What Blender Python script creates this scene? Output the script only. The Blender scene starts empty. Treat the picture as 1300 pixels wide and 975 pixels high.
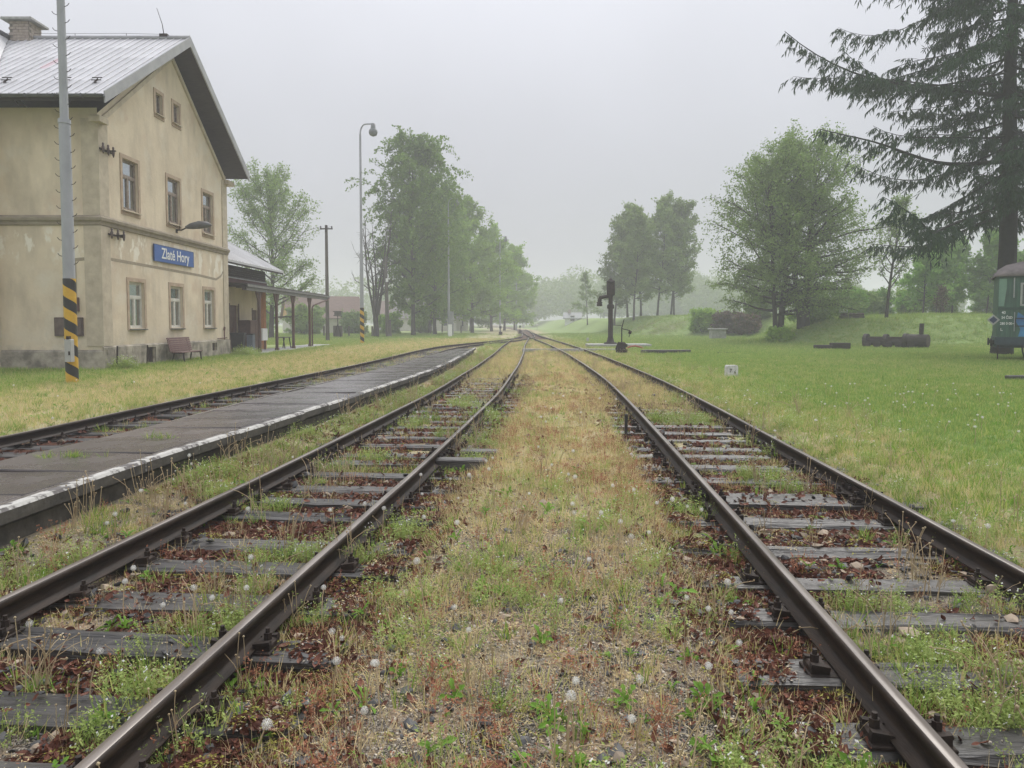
import bpy, math, random
import numpy as np
from mathutils import Vector, Matrix
R = math.radians
rng = np.random.default_rng(7)
random.seed(7)
sc = bpy.context.scene
COL = sc.collection

# ------------------------------------------------------------------ camera
cd = bpy.data.cameras.new('camera'); cam = bpy.data.objects.new('camera', cd); COL.objects.link(cam)
cam.location = (0, 0, 1.55); cam.rotation_euler = (R(90-2.9), 0, 0)
cd.sensor_width = 36; cd.lens = 36*930/1300; cd.shift_y = -0.0234
cd.clip_start = 0.05; cd.clip_end = 4000
sc.camera = cam
# ------------------------------------------------------------------ view
sc.view_settings.view_transform = 'Standard'; sc.view_settings.look = 'None'
sc.view_settings.gamma = 1; sc.view_settings.exposure = 0.92
sc.view_settings.use_curve_mapping = False
sc.cycles.use_denoising = True
sc.cycles.max_bounces = 6; sc.cycles.diffuse_bounces = 3; sc.cycles.glossy_bounces = 2
sc.cycles.transmission_bounces = 3; sc.cycles.transparent_max_bounces = 6; sc.cycles.volume_bounces = 1
# ------------------------------------------------------------------ world, sun
SUN_EL, SUN_ROT = R(52), R(200)
w = bpy.data.worlds.new('World'); sc.world = w; w.use_nodes = True
def add(nt, typ, props=None, **ins):
    n = nt.nodes.new(typ)
    for k, v in (props or {}).items(): setattr(n, k, v)
    for k, v in ins.items():
        s = n.inputs[int(k[1:])] if k[0] == '_' and k[1:].isdigit() else n.inputs[k.replace('_', ' ')]
        if isinstance(v, bpy.types.NodeSocket): nt.links.new(v, s)
        else: s.default_value = v
    return n
nt = w.node_tree; nt.nodes.clear()
sky = add(nt, 'ShaderNodeTexSky', dict(sky_type='NISHITA', sun_disc=False, sun_elevation=SUN_EL, sun_rotation=SUN_ROT, air_density=1.0, dust_density=1.0))
hs = add(nt, 'ShaderNodeHueSaturation', Saturation=0.3, Color=sky.outputs[0])
tc = add(nt, 'ShaderNodeTexCoord')
sx = add(nt, 'ShaderNodeSeparateXYZ', _0=tc.outputs['Generated'])
mr = add(nt, 'ShaderNodeMapRange', Value=sx.outputs[2], _1=0.0, _2=1.0, _3=0.24, _4=1.2)
ov = add(nt, 'ShaderNodeVectorMath', dict(operation='SCALE'), _0=(7.0, 7.12, 7.75), Scale=mr.outputs[0])   # overcast sky luminance
cn = add(nt, 'ShaderNodeTexNoise', Vector=tc.outputs['Generated'], Scale=1.6, Detail=4.0)
cr = add(nt, 'ShaderNodeMapRange', Value=cn.outputs[0], _1=0.3, _2=0.7, _3=0.90, _4=1.08)
ov2 = add(nt, 'ShaderNodeVectorMath', dict(operation='SCALE'), _0=ov.outputs[0], Scale=cr.outputs[0])
mx = add(nt, 'ShaderNodeMixRGB', Fac=0.93, Color1=hs.outputs[0], Color2=ov2.outputs[0])
bg = add(nt, 'ShaderNodeBackground', Color=mx.outputs[0], Strength=0.1)
wo = add(nt, 'ShaderNodeOutputWorld', Surface=bg.outputs[0])
sd = bpy.data.lights.new('sun', 'SUN'); sd.energy = 1.5; sd.angle = R(40); sd.color = (1, .97, .92)
so = bpy.data.objects.new('sun', sd); COL.objects.link(so)
so.rotation_euler = (R(90)-SUN_EL, 0, R(180)-SUN_ROT+R(180))
so.location = (0, 0, 60)

# ------------------------------------------------------------------ helpers
def link(nt, a, b): nt.links.new(a, b)
def newmat(name):
    m = bpy.data.materials.new(name); m.use_nodes = True; m.node_tree.nodes.clear(); return m, m.node_tree
def col4(c): return (c[0], c[1], c[2], 1)
def M(name, c1, c2=None, rough=.8, scale=4, detail=6, bump=0, bscale=None, spec=.4, metal=0, lo=.35, hi=.65, rnd=0, stretch=None, rough2=None):
    m, nt = newmat(name)
    tc = add(nt, 'ShaderNodeTexCoord'); v = tc.outputs['Object']
    if stretch:
        mp = add(nt, 'ShaderNodeMapping', Vector=v, Scale=stretch); v = mp.outputs[0]
    n = add(nt, 'ShaderNodeTexNoise', Vector=v, Scale=scale, Detail=detail, Roughness=.6)
    mr = add(nt, 'ShaderNodeMapRange', Value=n.outputs[0], _1=lo, _2=hi)
    mx = add(nt, 'ShaderNodeMixRGB', Fac=mr.outputs[0], Color1=col4(c1), Color2=col4(c2 or [x*.75 for x in c1]))
    c = mx.outputs[0]
    if rnd:
        oi = add(nt, 'ShaderNodeObjectInfo')
        r2 = add(nt, 'ShaderNodeMapRange', Value=oi.outputs['Random'], _3=1-rnd, _4=1+rnd)
        c = add(nt, 'ShaderNodeVectorMath', dict(operation='SCALE'), _0=c, Scale=r2.outputs[0]).outputs[0]
    b = add(nt, 'ShaderNodeBsdfPrincipled', Base_Color=c, Roughness=rough, Metallic=metal)
    b.inputs['Specular IOR Level'].default_value = spec
    if rough2 is not None:
        rr = add(nt, 'ShaderNodeMapRange', Value=n.outputs[0], _1=lo, _2=hi, _3=rough, _4=rough2)
        link(nt, rr.outputs[0], b.inputs['Roughness'])
    if bump:
        n2 = add(nt, 'ShaderNodeTexNoise', Vector=v, Scale=bscale or scale*5, Detail=5.0)
        bp = add(nt, 'ShaderNodeBump', Strength=min(1, bump), Distance=.02, Height=n2.outputs[0])
        link(nt, bp.outputs[0], b.inputs['Normal'])
    o = add(nt, 'ShaderNodeOutputMaterial', Surface=b.outputs[0])
    return m
def LEAF(name, c1, c2, trans=.3, scale=.6, rnd=.18, rough=.6):
    m, nt = newmat(name)
    tc = add(nt, 'ShaderNodeTexCoord')
    n = add(nt, 'ShaderNodeTexNoise', Vector=tc.outputs['Object'], Scale=scale, Detail=4.0)
    mr = add(nt, 'ShaderNodeMapRange', Value=n.outputs[0], _1=.35, _2=.65)
    mx = add(nt, 'ShaderNodeMixRGB', Fac=mr.outputs[0], Color1=col4(c1), Color2=col4(c2))
    oi = add(nt, 'ShaderNodeObjectInfo')
    r2 = add(nt, 'ShaderNodeMapRange', Value=oi.outputs['Random'], _3=1-rnd, _4=1+rnd)
    c = add(nt, 'ShaderNodeVectorMath', dict(operation='SCALE'), _0=mx.outputs[0], Scale=r2.outputs[0]).outputs[0]
    b = add(nt, 'ShaderNodeBsdfPrincipled', Base_Color=c, Roughness=rough)
    b.inputs['Specular IOR Level'].default_value = .12
    t = add(nt, 'ShaderNodeBsdfTranslucent', Color=c)
    s = add(nt, 'ShaderNodeMixShader', Fac=trans, _1=b.outputs[0], _2=t.outputs[0])
    add(nt, 'ShaderNodeOutputMaterial', Surface=s.outputs[0])
    return m
def obj(name, me, parent=None, label=None, cat=None, group=None, kind=None, loc=None, rot=None):
    o = bpy.data.objects.new(name, me); COL.objects.link(o)
    if parent: o.parent = parent
    if loc is not None: o.location = loc
    if rot is not None: o.rotation_euler = rot
    if label: o['label'] = label
    if cat: o['category'] = cat
    if group: o['group'] = group
    if kind: o['kind'] = kind
    return o
def thing(name, label, cat, loc=(0, 0, 0), rz=0, group=None):
    return obj(name, None, None, label, cat, group, None, loc, (0, 0, rz))
def copy_tree(o, parent=None):
    c = o.copy(); COL.objects.link(c)
    if parent: c.parent = parent
    for ch in list(o.children): copy_tree(ch, c)
    return c
def np_mesh(name, V, Fq=None, Ft=None, mats=(), mq=None, mt=None, smooth=False):
    me = bpy.data.meshes.new(name)
    V = np.asarray(V, np.float32)
    Fq = np.zeros((0, 4), np.int32) if Fq is None else np.asarray(Fq, np.int32).reshape(-1, 4)
    Ft = np.zeros((0, 3), np.int32) if Ft is None else np.asarray(Ft, np.int32).reshape(-1, 3)
    me.vertices.add(len(V)); me.vertices.foreach_set('co', V.ravel())
    li = np.concatenate([Fq.ravel(), Ft.ravel()])
    me.loops.add(len(li)); me.loops.foreach_set('vertex_index', li)
    me.polygons.add(len(Fq)+len(Ft))
    st = np.concatenate([np.arange(len(Fq))*4, len(Fq)*4+np.arange(len(Ft))*3])
    me.polygons.foreach_set('loop_start', st.astype(np.int32))
    for m in mats: me.materials.append(m)
    if mq is not None or mt is not None:
        a = np.zeros(len(Fq), np.int32) if mq is None else mq
        b = np.zeros(len(Ft), np.int32) if mt is None else mt
        me.polygons.foreach_set('material_index', np.concatenate([a, b]).astype(np.int32))
    if smooth: me.polygons.foreach_set('use_smooth', np.ones(len(Fq)+len(Ft), bool))
    me.update(calc_edges=True)
    return me
class MB:
    def __init__(s): s.v = []; s.f = []; s.m = []; s.sm = []
    def add(s, vs, fs, mi=0, smooth=False):
        o = len(s.v); s.v += [tuple(v) for v in vs]
        for f in fs: s.f.append([o+i for i in f]); s.m.append(mi); s.sm.append(smooth)
        return s
    def box(s, x0, x1, y0, y1, z0, z1, mi=0, ch=0):
        if not ch:
            return s.add([(x0,y0,z0),(x1,y0,z0),(x1,y1,z0),(x0,y1,z0),(x0,y0,z1),(x1,y0,z1),(x1,y1,z1),(x0,y1,z1)],
                  [(3,2,1,0),(4,5,6,7),(0,1,5,4),(1,2,6,5),(2,3,7,6),(3,0,4,7)], mi)
        c = ch
        v = []
        for z, i in ((z0, 0), (z1-c, 0), (z1, c)):
            v += [(x0+i,y0+i,z),(x1-i,y0+i,z),(x1-i,y1-i,z),(x0+i,y1-i,z)]
        f = [(3,2,1,0),(8,9,10,11)]
        for k in (0, 4):
            for j in range(4): f.append((k+j, k+(j+1)%4, k+4+(j+1)%4, k+4+j))
        return s.add(v, f, mi)
    def obox(s, c, h, mat, mi=0):
        c = Vector(c); v = []
        for z in (-1, 1):
            for x, y in ((-1,-1),(1,-1),(1,1),(-1,1)):
                v.append(c + mat @ Vector((x*h[0], y*h[1], z*h[2])))
        return s.add(v, [(3,2,1,0),(4,5,6,7),(0,1,5,4),(1,2,6,5),(2,3,7,6),(3,0,4,7)], mi)
    def bar(s, a, b, wx, wz, mi=0):
        a, b = Vector(a), Vector(b); d = b-a
        q = d.to_track_quat('Y', 'Z').to_matrix()
        return s.obox((a+b)/2, (wx/2, d.length/2, wz/2), q, mi)
    def tube(s, pts, rad, n=8, mi=0, cap=True, smooth=True):
        pts = [Vector(p) for p in pts]
        if not hasattr(rad, '__len__'): rad = [rad]*len(pts)
        v = []; up = Vector((0, 0, 1)); prev = None
        for i, p in enumerate(pts):
            d = (pts[min(i+1, len(pts)-1)]-pts[max(i-1, 0)]).normalized()
            if prev is None:
                x = d.cross(up)
                if x.length < .05: x = d.cross(Vector((0, 1, 0)))
            else: x = prev - d*prev.dot(d)
            x.normalize(); prev = x; y = d.cross(x)
            for k in range(n):
                a = 2*math.pi*k/n; v.append(p + (x*math.cos(a)+y*math.sin(a))*rad[i])
        f = []
        for i in range(len(pts)-1):
            for k in range(n): f.append((i*n+k, i*n+(k+1)%n, (i+1)*n+(k+1)%n, (i+1)*n+k))
        s.add(v, f, mi, smooth)
        if cap:
            for b, r in ((0, True), ((len(pts)-1)*n, False)):
                ring = list(range(n)); s.add(v[b:b+n], [ring[::-1] if r else ring], mi)
        return s
    def lathe(s, prof, n=16, c=(0, 0, 0), mi=0, smooth=True):
        return s.tube([(c[0], c[1], c[2]+z) for r, z in prof], [max(r, 1e-4) for r, z in prof], n, mi, True, smooth) if all(prof[i][1] < prof[i+1][1] for i in range(len(prof)-1)) else s._lathe(prof, n, c, mi, smooth)
    def _lathe(s, prof, n, c, mi, smooth):
        v = []; f = []
        for r, z in prof:
            for k in range(n):
                a = 2*math.pi*k/n; v.append((c[0]+r*math.cos(a), c[1]+r*math.sin(a), c[2]+z))
        for i in range(len(prof)-1):
            for k in range(n): f.append((i*n+k, i*n+(k+1)%n, (i+1)*n+(k+1)%n, (i+1)*n+k))
        return s.add(v, f, mi, smooth)
    def prism(s, poly, y0, y1, mi=0, axis='y'):
        n = len(poly)
        if axis == 'y': v = [(a, y0, b) for a, b in poly]+[(a, y1, b) for a, b in poly]
        elif axis == 'x': v = [(y0, a, b) for a, b in poly]+[(y1, a, b) for a, b in poly]
        else: v = [(a, b, y0) for a, b in poly]+[(a, b, y1) for a, b in poly]
        f = [tuple(range(n)), tuple(range(2*n-1, n-1, -1))]+[(i, i+n, (i+1) % n+n, (i+1) % n) for i in range(n)]
        return s.add(v, f, mi)
    def mesh(s, name, mats):
        me = bpy.data.meshes.new(name); me.from_pydata([tuple(v) for v in s.v], [], s.f)
        for m in (mats if isinstance(mats, (list, tuple)) else [mats]): me.materials.append(m)
        me.polygons.foreach_set('material_index', s.m); me.polygons.foreach_set('use_smooth', s.sm)
        me.update()
        return me
def part(name, mb, mats, parent, **k): return obj(name, mb.mesh(name, mats), parent, **k)
def text_mesh(body, size, m, sx=1.0, extrude=.004):
    cu = bpy.data.curves.new('lettering', 'FONT'); cu.body = body; cu.size = size; cu.extrude = extrude
    cu.align_x = 'CENTER'; cu.align_y = 'CENTER'; cu.offset = size*.012
    o = bpy.data.objects.new('lettering_curve', cu); COL.objects.link(o)
    dg = bpy.context.evaluated_depsgraph_get()
    me = bpy.data.meshes.new_from_object(o.evaluated_get(dg))
    bpy.data.objects.remove(o); bpy.data.curves.remove(cu)
    n = len(me.vertices); a = np.zeros(n*3, np.float32); me.vertices.foreach_get('co', a)
    a = a.reshape(-1, 3); a[:, 0] *= sx; me.vertices.foreach_set('co', a.ravel())
    me.materials.clear(); me.materials.append(m); me.name = 'lettering'; me.update()
    return me
def vnoise(x, y, s, seed=0):
    x = np.asarray(x, float)/s; y = np.asarray(y, float)/s
    xi = np.floor(x).astype(np.int64); yi = np.floor(y).astype(np.int64)
    fx = x-xi; fy = y-yi; fx = fx*fx*(3-2*fx); fy = fy*fy*(3-2*fy)
    def h(a, b):
        n = (a*374761393+b*668265263+seed*1442695041) & 0xffffffff
        n = ((n ^ (n >> 13))*1274126177) & 0xffffffff
        return ((n ^ (n >> 16)) & 0xffff)/65535.
    return (h(xi, yi)*(1-fx)+h(xi+1, yi)*fx)*(1-fy)+(h(xi, yi+1)*(1-fx)+h(xi+1, yi+1)*fx)*fy
def fnoise(x, y, s, seed=0): return .55*vnoise(x, y, s, seed)+.3*vnoise(x, y, s*.43, seed+1)+.15*vnoise(x, y, s*.19, seed+2)
def sst(a, b, x):
    t = np.clip((np.asarray(x, float)-a)/(b-a), 0, 1); return t*t*(3-2*t)

# ------------------------------------------------------------------ track lines (metres: distance ahead, offset)
YY = np.arange(-12, 420, .1)
def line(pts, win=30):
    p = np.array(pts, float); x = np.interp(YY, p[:, 0], p[:, 1])
    s0 = (p[1, 1]-p[0, 1])/(p[1, 0]-p[0, 0]); lo = YY < p[0, 0]; x[lo] = p[0, 1]+s0*(YY[lo]-p[0, 0])
    for _ in range(2):
        k = np.ones(win)/win; xp = np.pad(x, win, mode='reflect', reflect_type='odd'); x = np.convolve(xp, k, 'same')[win:-win]
    return x
XA = line([(2.5,-2.25),(5,-2.02),(7.7,-1.745),(9.8,-1.58),(11.6,-1.42),(16.2,-1.04),(22,-.76),(27,-.52),(38,-.15),(50,.1),(65,.6),(80,1.2),(110,2.2),(167,2.4),(400,-10)])
XB = line([(2.5,2.33),(5,2.5),(9.5,2.79),(14.4,3.08),(20,3.35),(27,3.48),(35,3.55),(42,3.55),(55,3.4),(70,3.05),(90,2.7),(120,2.5),(167,2.6),(400,-9.5)])
XC = line([(5,-6.75),(9.9,-6.2),(15,-6.0),(20,-5.6),(25,-5.2),(29,-4.98),(37.5,-4.72),(44,-4.5),(50,-3.95),(57,-2.5),(66,-.3),(76,1.1),(85,1.9),(110,2.35),(167,2.5),(400,-10.3)])
def fx(X, y): return np.interp(y, YY, X)
def slope(X, y): return (fx(X, np.asarray(y)+.3)-fx(X, np.asarray(y)-.3))/.6
PR = line([(2,-3.83),(5.3,-3.72),(7.8,-3.58),(9.2,-3.38),(11.5,-3.09),(22,-2.24),(30,-2.05),(40.5,-1.98),(60,-1.9)])
PL = line([(2,-5.3),(7.2,-5.0),(9,-4.88),(12,-4.62),(17,-4.2),(25,-3.78),(32,-3.4),(40,-2.92),(60,-2)])
PLAT_END = 40.3; PLAT_Z = .2
# plateau on the right
PLG = np.array([(8,175),(11,118),(14,91),(20,84),(24.5,78),(21.5,64),(18.5,58),(23,54),(33,52.5),(70,50),(400,60),(400,420),(6,420)], float)
def sdist(x, y):
    x = np.asarray(x, float); y = np.asarray(y, float)
    d = np.full(x.shape, 1e9); ins = np.zeros(x.shape, bool); n = len(PLG)
    for i in range(n):
        a, b = PLG[i], PLG[(i+1) % n]; ab = b-a
        t = np.clip(((x-a[0])*ab[0]+(y-a[1])*ab[1])/(ab@ab), 0, 1)
        d = np.minimum(d, np.hypot(x-a[0]-t*ab[0], y-a[1]-t*ab[1]))
        c = ((a[1] > y) != (b[1] > y)) & (x < (b[0]-a[0])*(y-a[1])/(b[1]-a[1]+1e-12)+a[0]); ins ^= c
    return np.where(ins, d, -d)
def terr(x, y):
    x = np.asarray(x, float); y = np.asarray(y, float)
    h = np.full(np.broadcast(x, y).shape, -.11)
    a = fx(XA, y); b = fx(XB, y); c = fx(XC, y)
    bed = np.maximum(np.maximum(1-sst(1.25, 1.6, abs(x-a)), 1-sst(1.2, 1.5, abs(x-b))), 1-sst(1.2, 1.6, abs(x-c)))
    h = h-.11*bed
    mid = sst(.1, .5, x-a-1.0)*sst(.1, .5, b-1.0-x)
    h = h+.02*mid
    h = h+.06*sst(1, 6, x-b-1.2)*np.where(y < 100, 1, .5)
    h = h+.04*sst(.6, 3, c-1.6-x)
    near = 1-sst(15, 40, y)
    h = h+(fnoise(x, y, .5, 3)-.5)*.035*(1-.4*bed)*near+(fnoise(x, y, 3.0, 9)-.5)*.08*(1-bed)*sst(3, 10, abs(x-.5))
    d = sdist(x, y)
    pl = sst(0, 7.5, d)
    h = h+pl*(2.15+.35*sst(70, 95, y)+(fnoise(x, y, 9, 5)-.5)*.8)
    return h
SLB = [-.9,-.2,.5,1.15,1.8,2.35,2.9,3.49,4.2,4.82,5.54,6.32,6.96,7.28,8.0,8.67,9.49,10.05,10.79,11.45,12.07]
while SLB[-1] < 44: SLB.append(SLB[-1]+.66)
SLA = [-1,-.35,.3,.95,1.6,2.25,2.7,3.23,3.87,4.5,5.14,5.69,6.53,7.02,7.65,8.29,9.0,9.49,10.23,11.02,11.58]
while SLA[-1] < 40: SLA.append(SLA[-1]+.65)
SLC = [3+.66*i for i in range(66)]
SLA, SLB, SLC = map(np.array, (SLA, SLB, SLC))
def bedinfo(x, y):
    """signed offset from nearest of A/B/C, distance along to nearest sleeper"""
    best = np.full(x.shape, 1e9); sl = np.full(x.shape, 9.)
    for X, S in ((XA, SLA), (XB, SLB), (XC, SLC)):
        d = x-fx(X, y); t = y+slope(X, y)*d
        i = np.clip(np.searchsorted(S, t), 1, len(S)-1); q = np.minimum(abs(t-S[i]), abs(t-S[i-1]))
        m = abs(d) < abs(best); best = np.where(m, d, best); sl = np.where(m, q, sl)
    return best, sl

# ------------------------------------------------------------------ materials
MT = {}
MT['plaster2'] = M('trim_plaster', (.52,.455,.345), (.40,.34,.255), .9, 3, bump=.3)
MT['plinth'] = M('plinth_stone', (.42,.375,.30), (.16,.145,.115), .9, 2.2, bump=.6, bscale=9)
MT['frame_brown'] = M('brown_frame_paint', (.20,.15,.12), (.30,.26,.22), .7, 8)
MT['frame_white'] = M('white_frame_paint', (.62,.61,.55), (.5,.48,.42), .6, 8)
MT['curtain'] = M('net_curtain', (.55,.56,.56), (.38,.39,.4), .9, 6, stretch=(6,6,.3))
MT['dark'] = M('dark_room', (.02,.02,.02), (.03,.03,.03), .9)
MT['roofmetal'] = M('grey_sheet_metal', (.57,.57,.585), (.43,.43,.445), .42, 1.2, bump=.1, spec=.5, rnd=.10)
MT['roofred'] = M('pinkish_sheet_metal', (.56,.47,.49), (.50,.38,.41), .45, 1.5, spec=.5)
MT['flash'] = M('zinc_flashing', (.36,.36,.36), (.27,.27,.28), .5, 2, spec=.5)
MT['darkwood'] = M('dark_soffit_boards', (.035,.03,.028), (.06,.05,.045), .8, 3, stretch=(1,1,8))
MT['brownwood'] = M('brown_painted_wood', (.085,.05,.04), (.13,.075,.06), .65, 5)
MT['redwood'] = M('dark_red_boards', (.12,.045,.045), (.085,.035,.035), .7, 4)
MT['bluesign'] = M('blue_enamel', (.035,.10,.32), (.045,.12,.36), .35, 3)
MT['white'] = M('white_paint', (.8,.8,.8), (.72,.72,.7), .5, 8)
MT['galv'] = M('galvanised_steel', (.36,.37,.395), (.30,.31,.33), .55, 3, stretch=(1,1,.5))
MT['yellow'] = M('yellow_paint', (.62,.38,.04), (.52,.31,.03), .55, 5)
MT['black'] = M('black_paint', (.022,.022,.022), (.035,.034,.033), .5, 5)
MT['iron'] = M('rusty_iron', (.016,.0135,.012), (.040,.027,.020), .7, 6, spec=.25, bump=.3)
MT['rail'] = M('rail_steel', (.017,.013,.0105), (.045,.030,.021), .6, 9, spec=.25, bump=.15, stretch=(3,.4,3))
MT['railtop'] = M('rail_head_highlight', (.26,.225,.195), (.10,.08,.065), .28, 3, spec=.6, metal=.2, stretch=(3,.25,3))  # head colour raised to paint in the bright highlight line
MT['sleeper'] = M('wet_sleeper_wood', (.026,.023,.020), (.085,.079,.072), .30, 7, spec=.5, bump=.6, bscale=20, rnd=.25, stretch=(.35,3.5,3.5), rough2=.5)
MT['concrete'] = M('wet_platform_slab', (.105,.088,.082), (.062,.053,.05), .34, 2.0, spec=.5, bump=.25, bscale=40, rnd=.16, rough2=.2)
MT['kerbw'] = M('worn_white_edge', (.44,.43,.40), (.11,.10,.095), .7, 6, bump=.4, lo=.46, hi=.53)
MT['wall'] = M('mossy_platform_wall', (.10,.09,.075), (.045,.042,.036), .85, 5, bump=.6, bscale=16)
MT['stone'] = M('pale_concrete', (.42,.42,.40), (.28,.28,.26), .85, 5, bump=.3)
MT['post'] = M('weathered_post', (.075,.065,.055), (.12,.105,.09), .8, 4, stretch=(1,1,.2))
MT['bark'] = M('bark', (.065,.055,.045), (.03,.026,.022), .95, 4, bump=.8, bscale=12, stretch=(1,1,.3))
MT['birchbark'] = M('birch_bark', (.10,.09,.08), (.04,.036,.033), .9, 2, stretch=(1,1,.6), bump=.5)
MT['sprucebark'] = M('spruce_bark', (.030,.026,.023), (.016,.014,.013), .95, 5, bump=.8, bscale=14)
MT['green'] = M('faded_green_paint', (.065,.14,.10), (.035,.065,.05), .6, 2.5, stretch=(3,3,.4), bump=.2)
MT['palegreen'] = M('pale_green_recess', (.17,.28,.21), (.13,.22,.17), .6, 2)
MT['blue'] = M('blue_spray_paint', (.06,.24,.45), (.04,.12,.28), .5, 1.5)
MT['pink'] = M('pale_spray_paint', (.42,.36,.36), (.3,.26,.28), .5, 1.5)
MT['wagonroof'] = M('wagon_roof_felt', (.20,.17,.165), (.10,.085,.085), .8, 1.8, bump=.3)
MT['orange'] = M('orange_plaster', (.46,.21,.09), (.38,.17,.08), .9, 3)
MT['redhose'] = M('red_hose', (.35,.07,.03), (.28,.06,.03), .5)
MT['tile'] = M('roof_tiles_far', (.22,.15,.13), (.17,.12,.10), .9, 3)
MT['render'] = M('pale_render', (.55,.52,.47), (.47,.45,.4), .9, 2)
MT['paintorange'] = M('orange_render', (.6,.36,.14), (.5,.3,.12), .9, 2)
MT['log'] = M('grey_log', (.075,.062,.055), (.035,.03,.027), .85, 5, bump=.5, stretch=(.4,2,2))
MT['logend'] = M('log_cut_end', (.12,.09,.07), (.05,.04,.035), .85, 8)
MT['binblack'] = M('black_plastic', (.018,.019,.022), (.025,.026,.03), .45)
MT['greybox'] = M('grey_cabinet', (.30,.31,.31), (.23,.24,.24), .6, 4)
MT['tanbrick'] = M('pale_brick', (.42,.36,.30), (.30,.25,.21), .9, 8, rnd=.1)
# glass
m, nt = newmat('window_glass')
t = add(nt, 'ShaderNodeBsdfTransparent', Color=(.75,.8,.82,1)); g = add(nt, 'ShaderNodeBsdfGlossy', Color=(.9,.93,.95,1), Roughness=.06)
s = add(nt, 'ShaderNodeMixShader', Fac=.42, _1=t.outputs[0], _2=g.outputs[0]); add(nt, 'ShaderNodeOutputMaterial', Surface=s.outputs[0]); MT['glass'] = m
# facade plaster with peeled and damp patches
m, nt = newmat('old_plaster')
tc = add(nt, 'ShaderNodeTexCoord'); P3 = tc.outputs['Object']; sz = add(nt, 'ShaderNodeSeparateXYZ', _0=P3).outputs[2]
def ns(scale, det=5., stretch=None, off=(0,0,0)):
    v = add(nt, 'ShaderNodeMapping', Vector=P3, Scale=stretch or (1,1,1), Location=off).outputs[0]
    return add(nt, 'ShaderNodeTexNoise', Vector=v, Scale=scale, Detail=det, Roughness=.6).outputs[0]
def mr_(v, a, b, c=0., d=1.): return add(nt, 'ShaderNodeMapRange', Value=v, _1=a, _2=b, _3=c, _4=d).outputs[0]
def mul(a, b): return add(nt, 'ShaderNodeMath', dict(operation='MULTIPLY'), _0=a, _1=b).outputs[0]
def mix(f, a, b): return add(nt, 'ShaderNodeMixRGB', Fac=f, Color1=a, Color2=b).outputs[0]
c = mix(mr_(ns(.45), .35, .65), (.69,.59,.44,1), (.55,.46,.335,1))
c = mix(mr_(ns(1.4, 8., (1,1,.35), (5,3,1)), .47, .70, 0, .5), c, (.34,.29,.215,1))
c = mix(mr_(ns(.8, 4., None, (9,2,4)), .58, .72, 0, .5), c, (.50,.36,.26,1))
c = mix(mr_(ns(.6, 6., None, (1,7,4)), .55, .7, 0, .6), c, (.66,.62,.52,1))
band = mul(mr_(sz, 3.3, 4.1), mr_(sz, 5.0, 4.6))
c = mix(mul(mr_(ns(2.6, 6., (1,1,.5), (2,2,2)), .52, .58), band), c, (.72,.67,.56,1))
low = mr_(sz, 1.6, -.1)
c = mix(mul(mr_(ns(2.0, 6., None, (4,4,8)), .42, .62), low), c, (.60,.55,.45,1))
c = mix(mul(mr_(ns(3.0, 6., None, (8,1,3)), .45, .6), mr_(sz, .9, .1)), c, (.20,.17,.13,1))
b = add(nt, 'ShaderNodeBsdfPrincipled', Base_Color=c, Roughness=.92)
bp = add(nt, 'ShaderNodeBump', Strength=.35, Distance=.03, Height=ns(7., 8.)); link(nt, bp.outputs[0], b.inputs['Normal'])
add(nt, 'ShaderNodeOutputMaterial', Surface=b.outputs[0]); MT['plaster'] = m
# foliage
MT['g1'] = LEAF('grass_green', (0.175,0.298,0.049), (0.248,0.373,0.070), .35, 9)
MT['g2'] = LEAF('grass_yellowgreen', (0.402,0.440,0.125), (0.519,0.516,0.171), .35, 9)
MT['lawn'] = LEAF('lawn_grass', (0.201,0.324,0.077), (0.273,0.386,0.108), .35, 9)
MT['straw'] = LEAF('dry_straw', (0.721,0.594,0.335), (0.579,0.468,0.254), .3, 9)
MT['redw'] = LEAF('reddish_weed', (.40,.19,.11), (.30,.12,.07), .3, 9)
MT['chick'] = LEAF('pale_weed', (0.297,0.395,0.114), (0.386,0.455,0.144), .35, 9)
MT['dand'] = LEAF('dandelion_leaf', (0.135,0.276,0.036), (0.189,0.331,0.054), .35, 9)
MT['moss'] = LEAF('moss', (0.225,0.225,0.039), (0.300,0.270,0.065), .1, 9)
MT['litter'] = LEAF('leaf_litter', (.110,.041,.028), (.17,.078,.052), .1, 9, rnd=.5, rough=.45)
MT['stalk'] = LEAF('pale_stalk', (.56,.47,.31), (.48,.36,.22), .3, 5)
MT['fluff'] = LEAF('seed_fluff', (.85,.85,.82), (.75,.74,.70), .4, 9, rnd=.05)
MT['pebble'] = M('slate_gravel', (.062,.061,.061), (.028,.027,.027), .55, 12, rnd=.45, spec=.4)
MT['pebble2'] = M('tan_stone', (.33,.26,.19), (.25,.2,.15), .8, 8, rnd=.3)
MT['grit'] = M('grit', (.36,.32,.26), (.045,.041,.038), .8, 60, rnd=.7, lo=.45, hi=.6)

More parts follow.
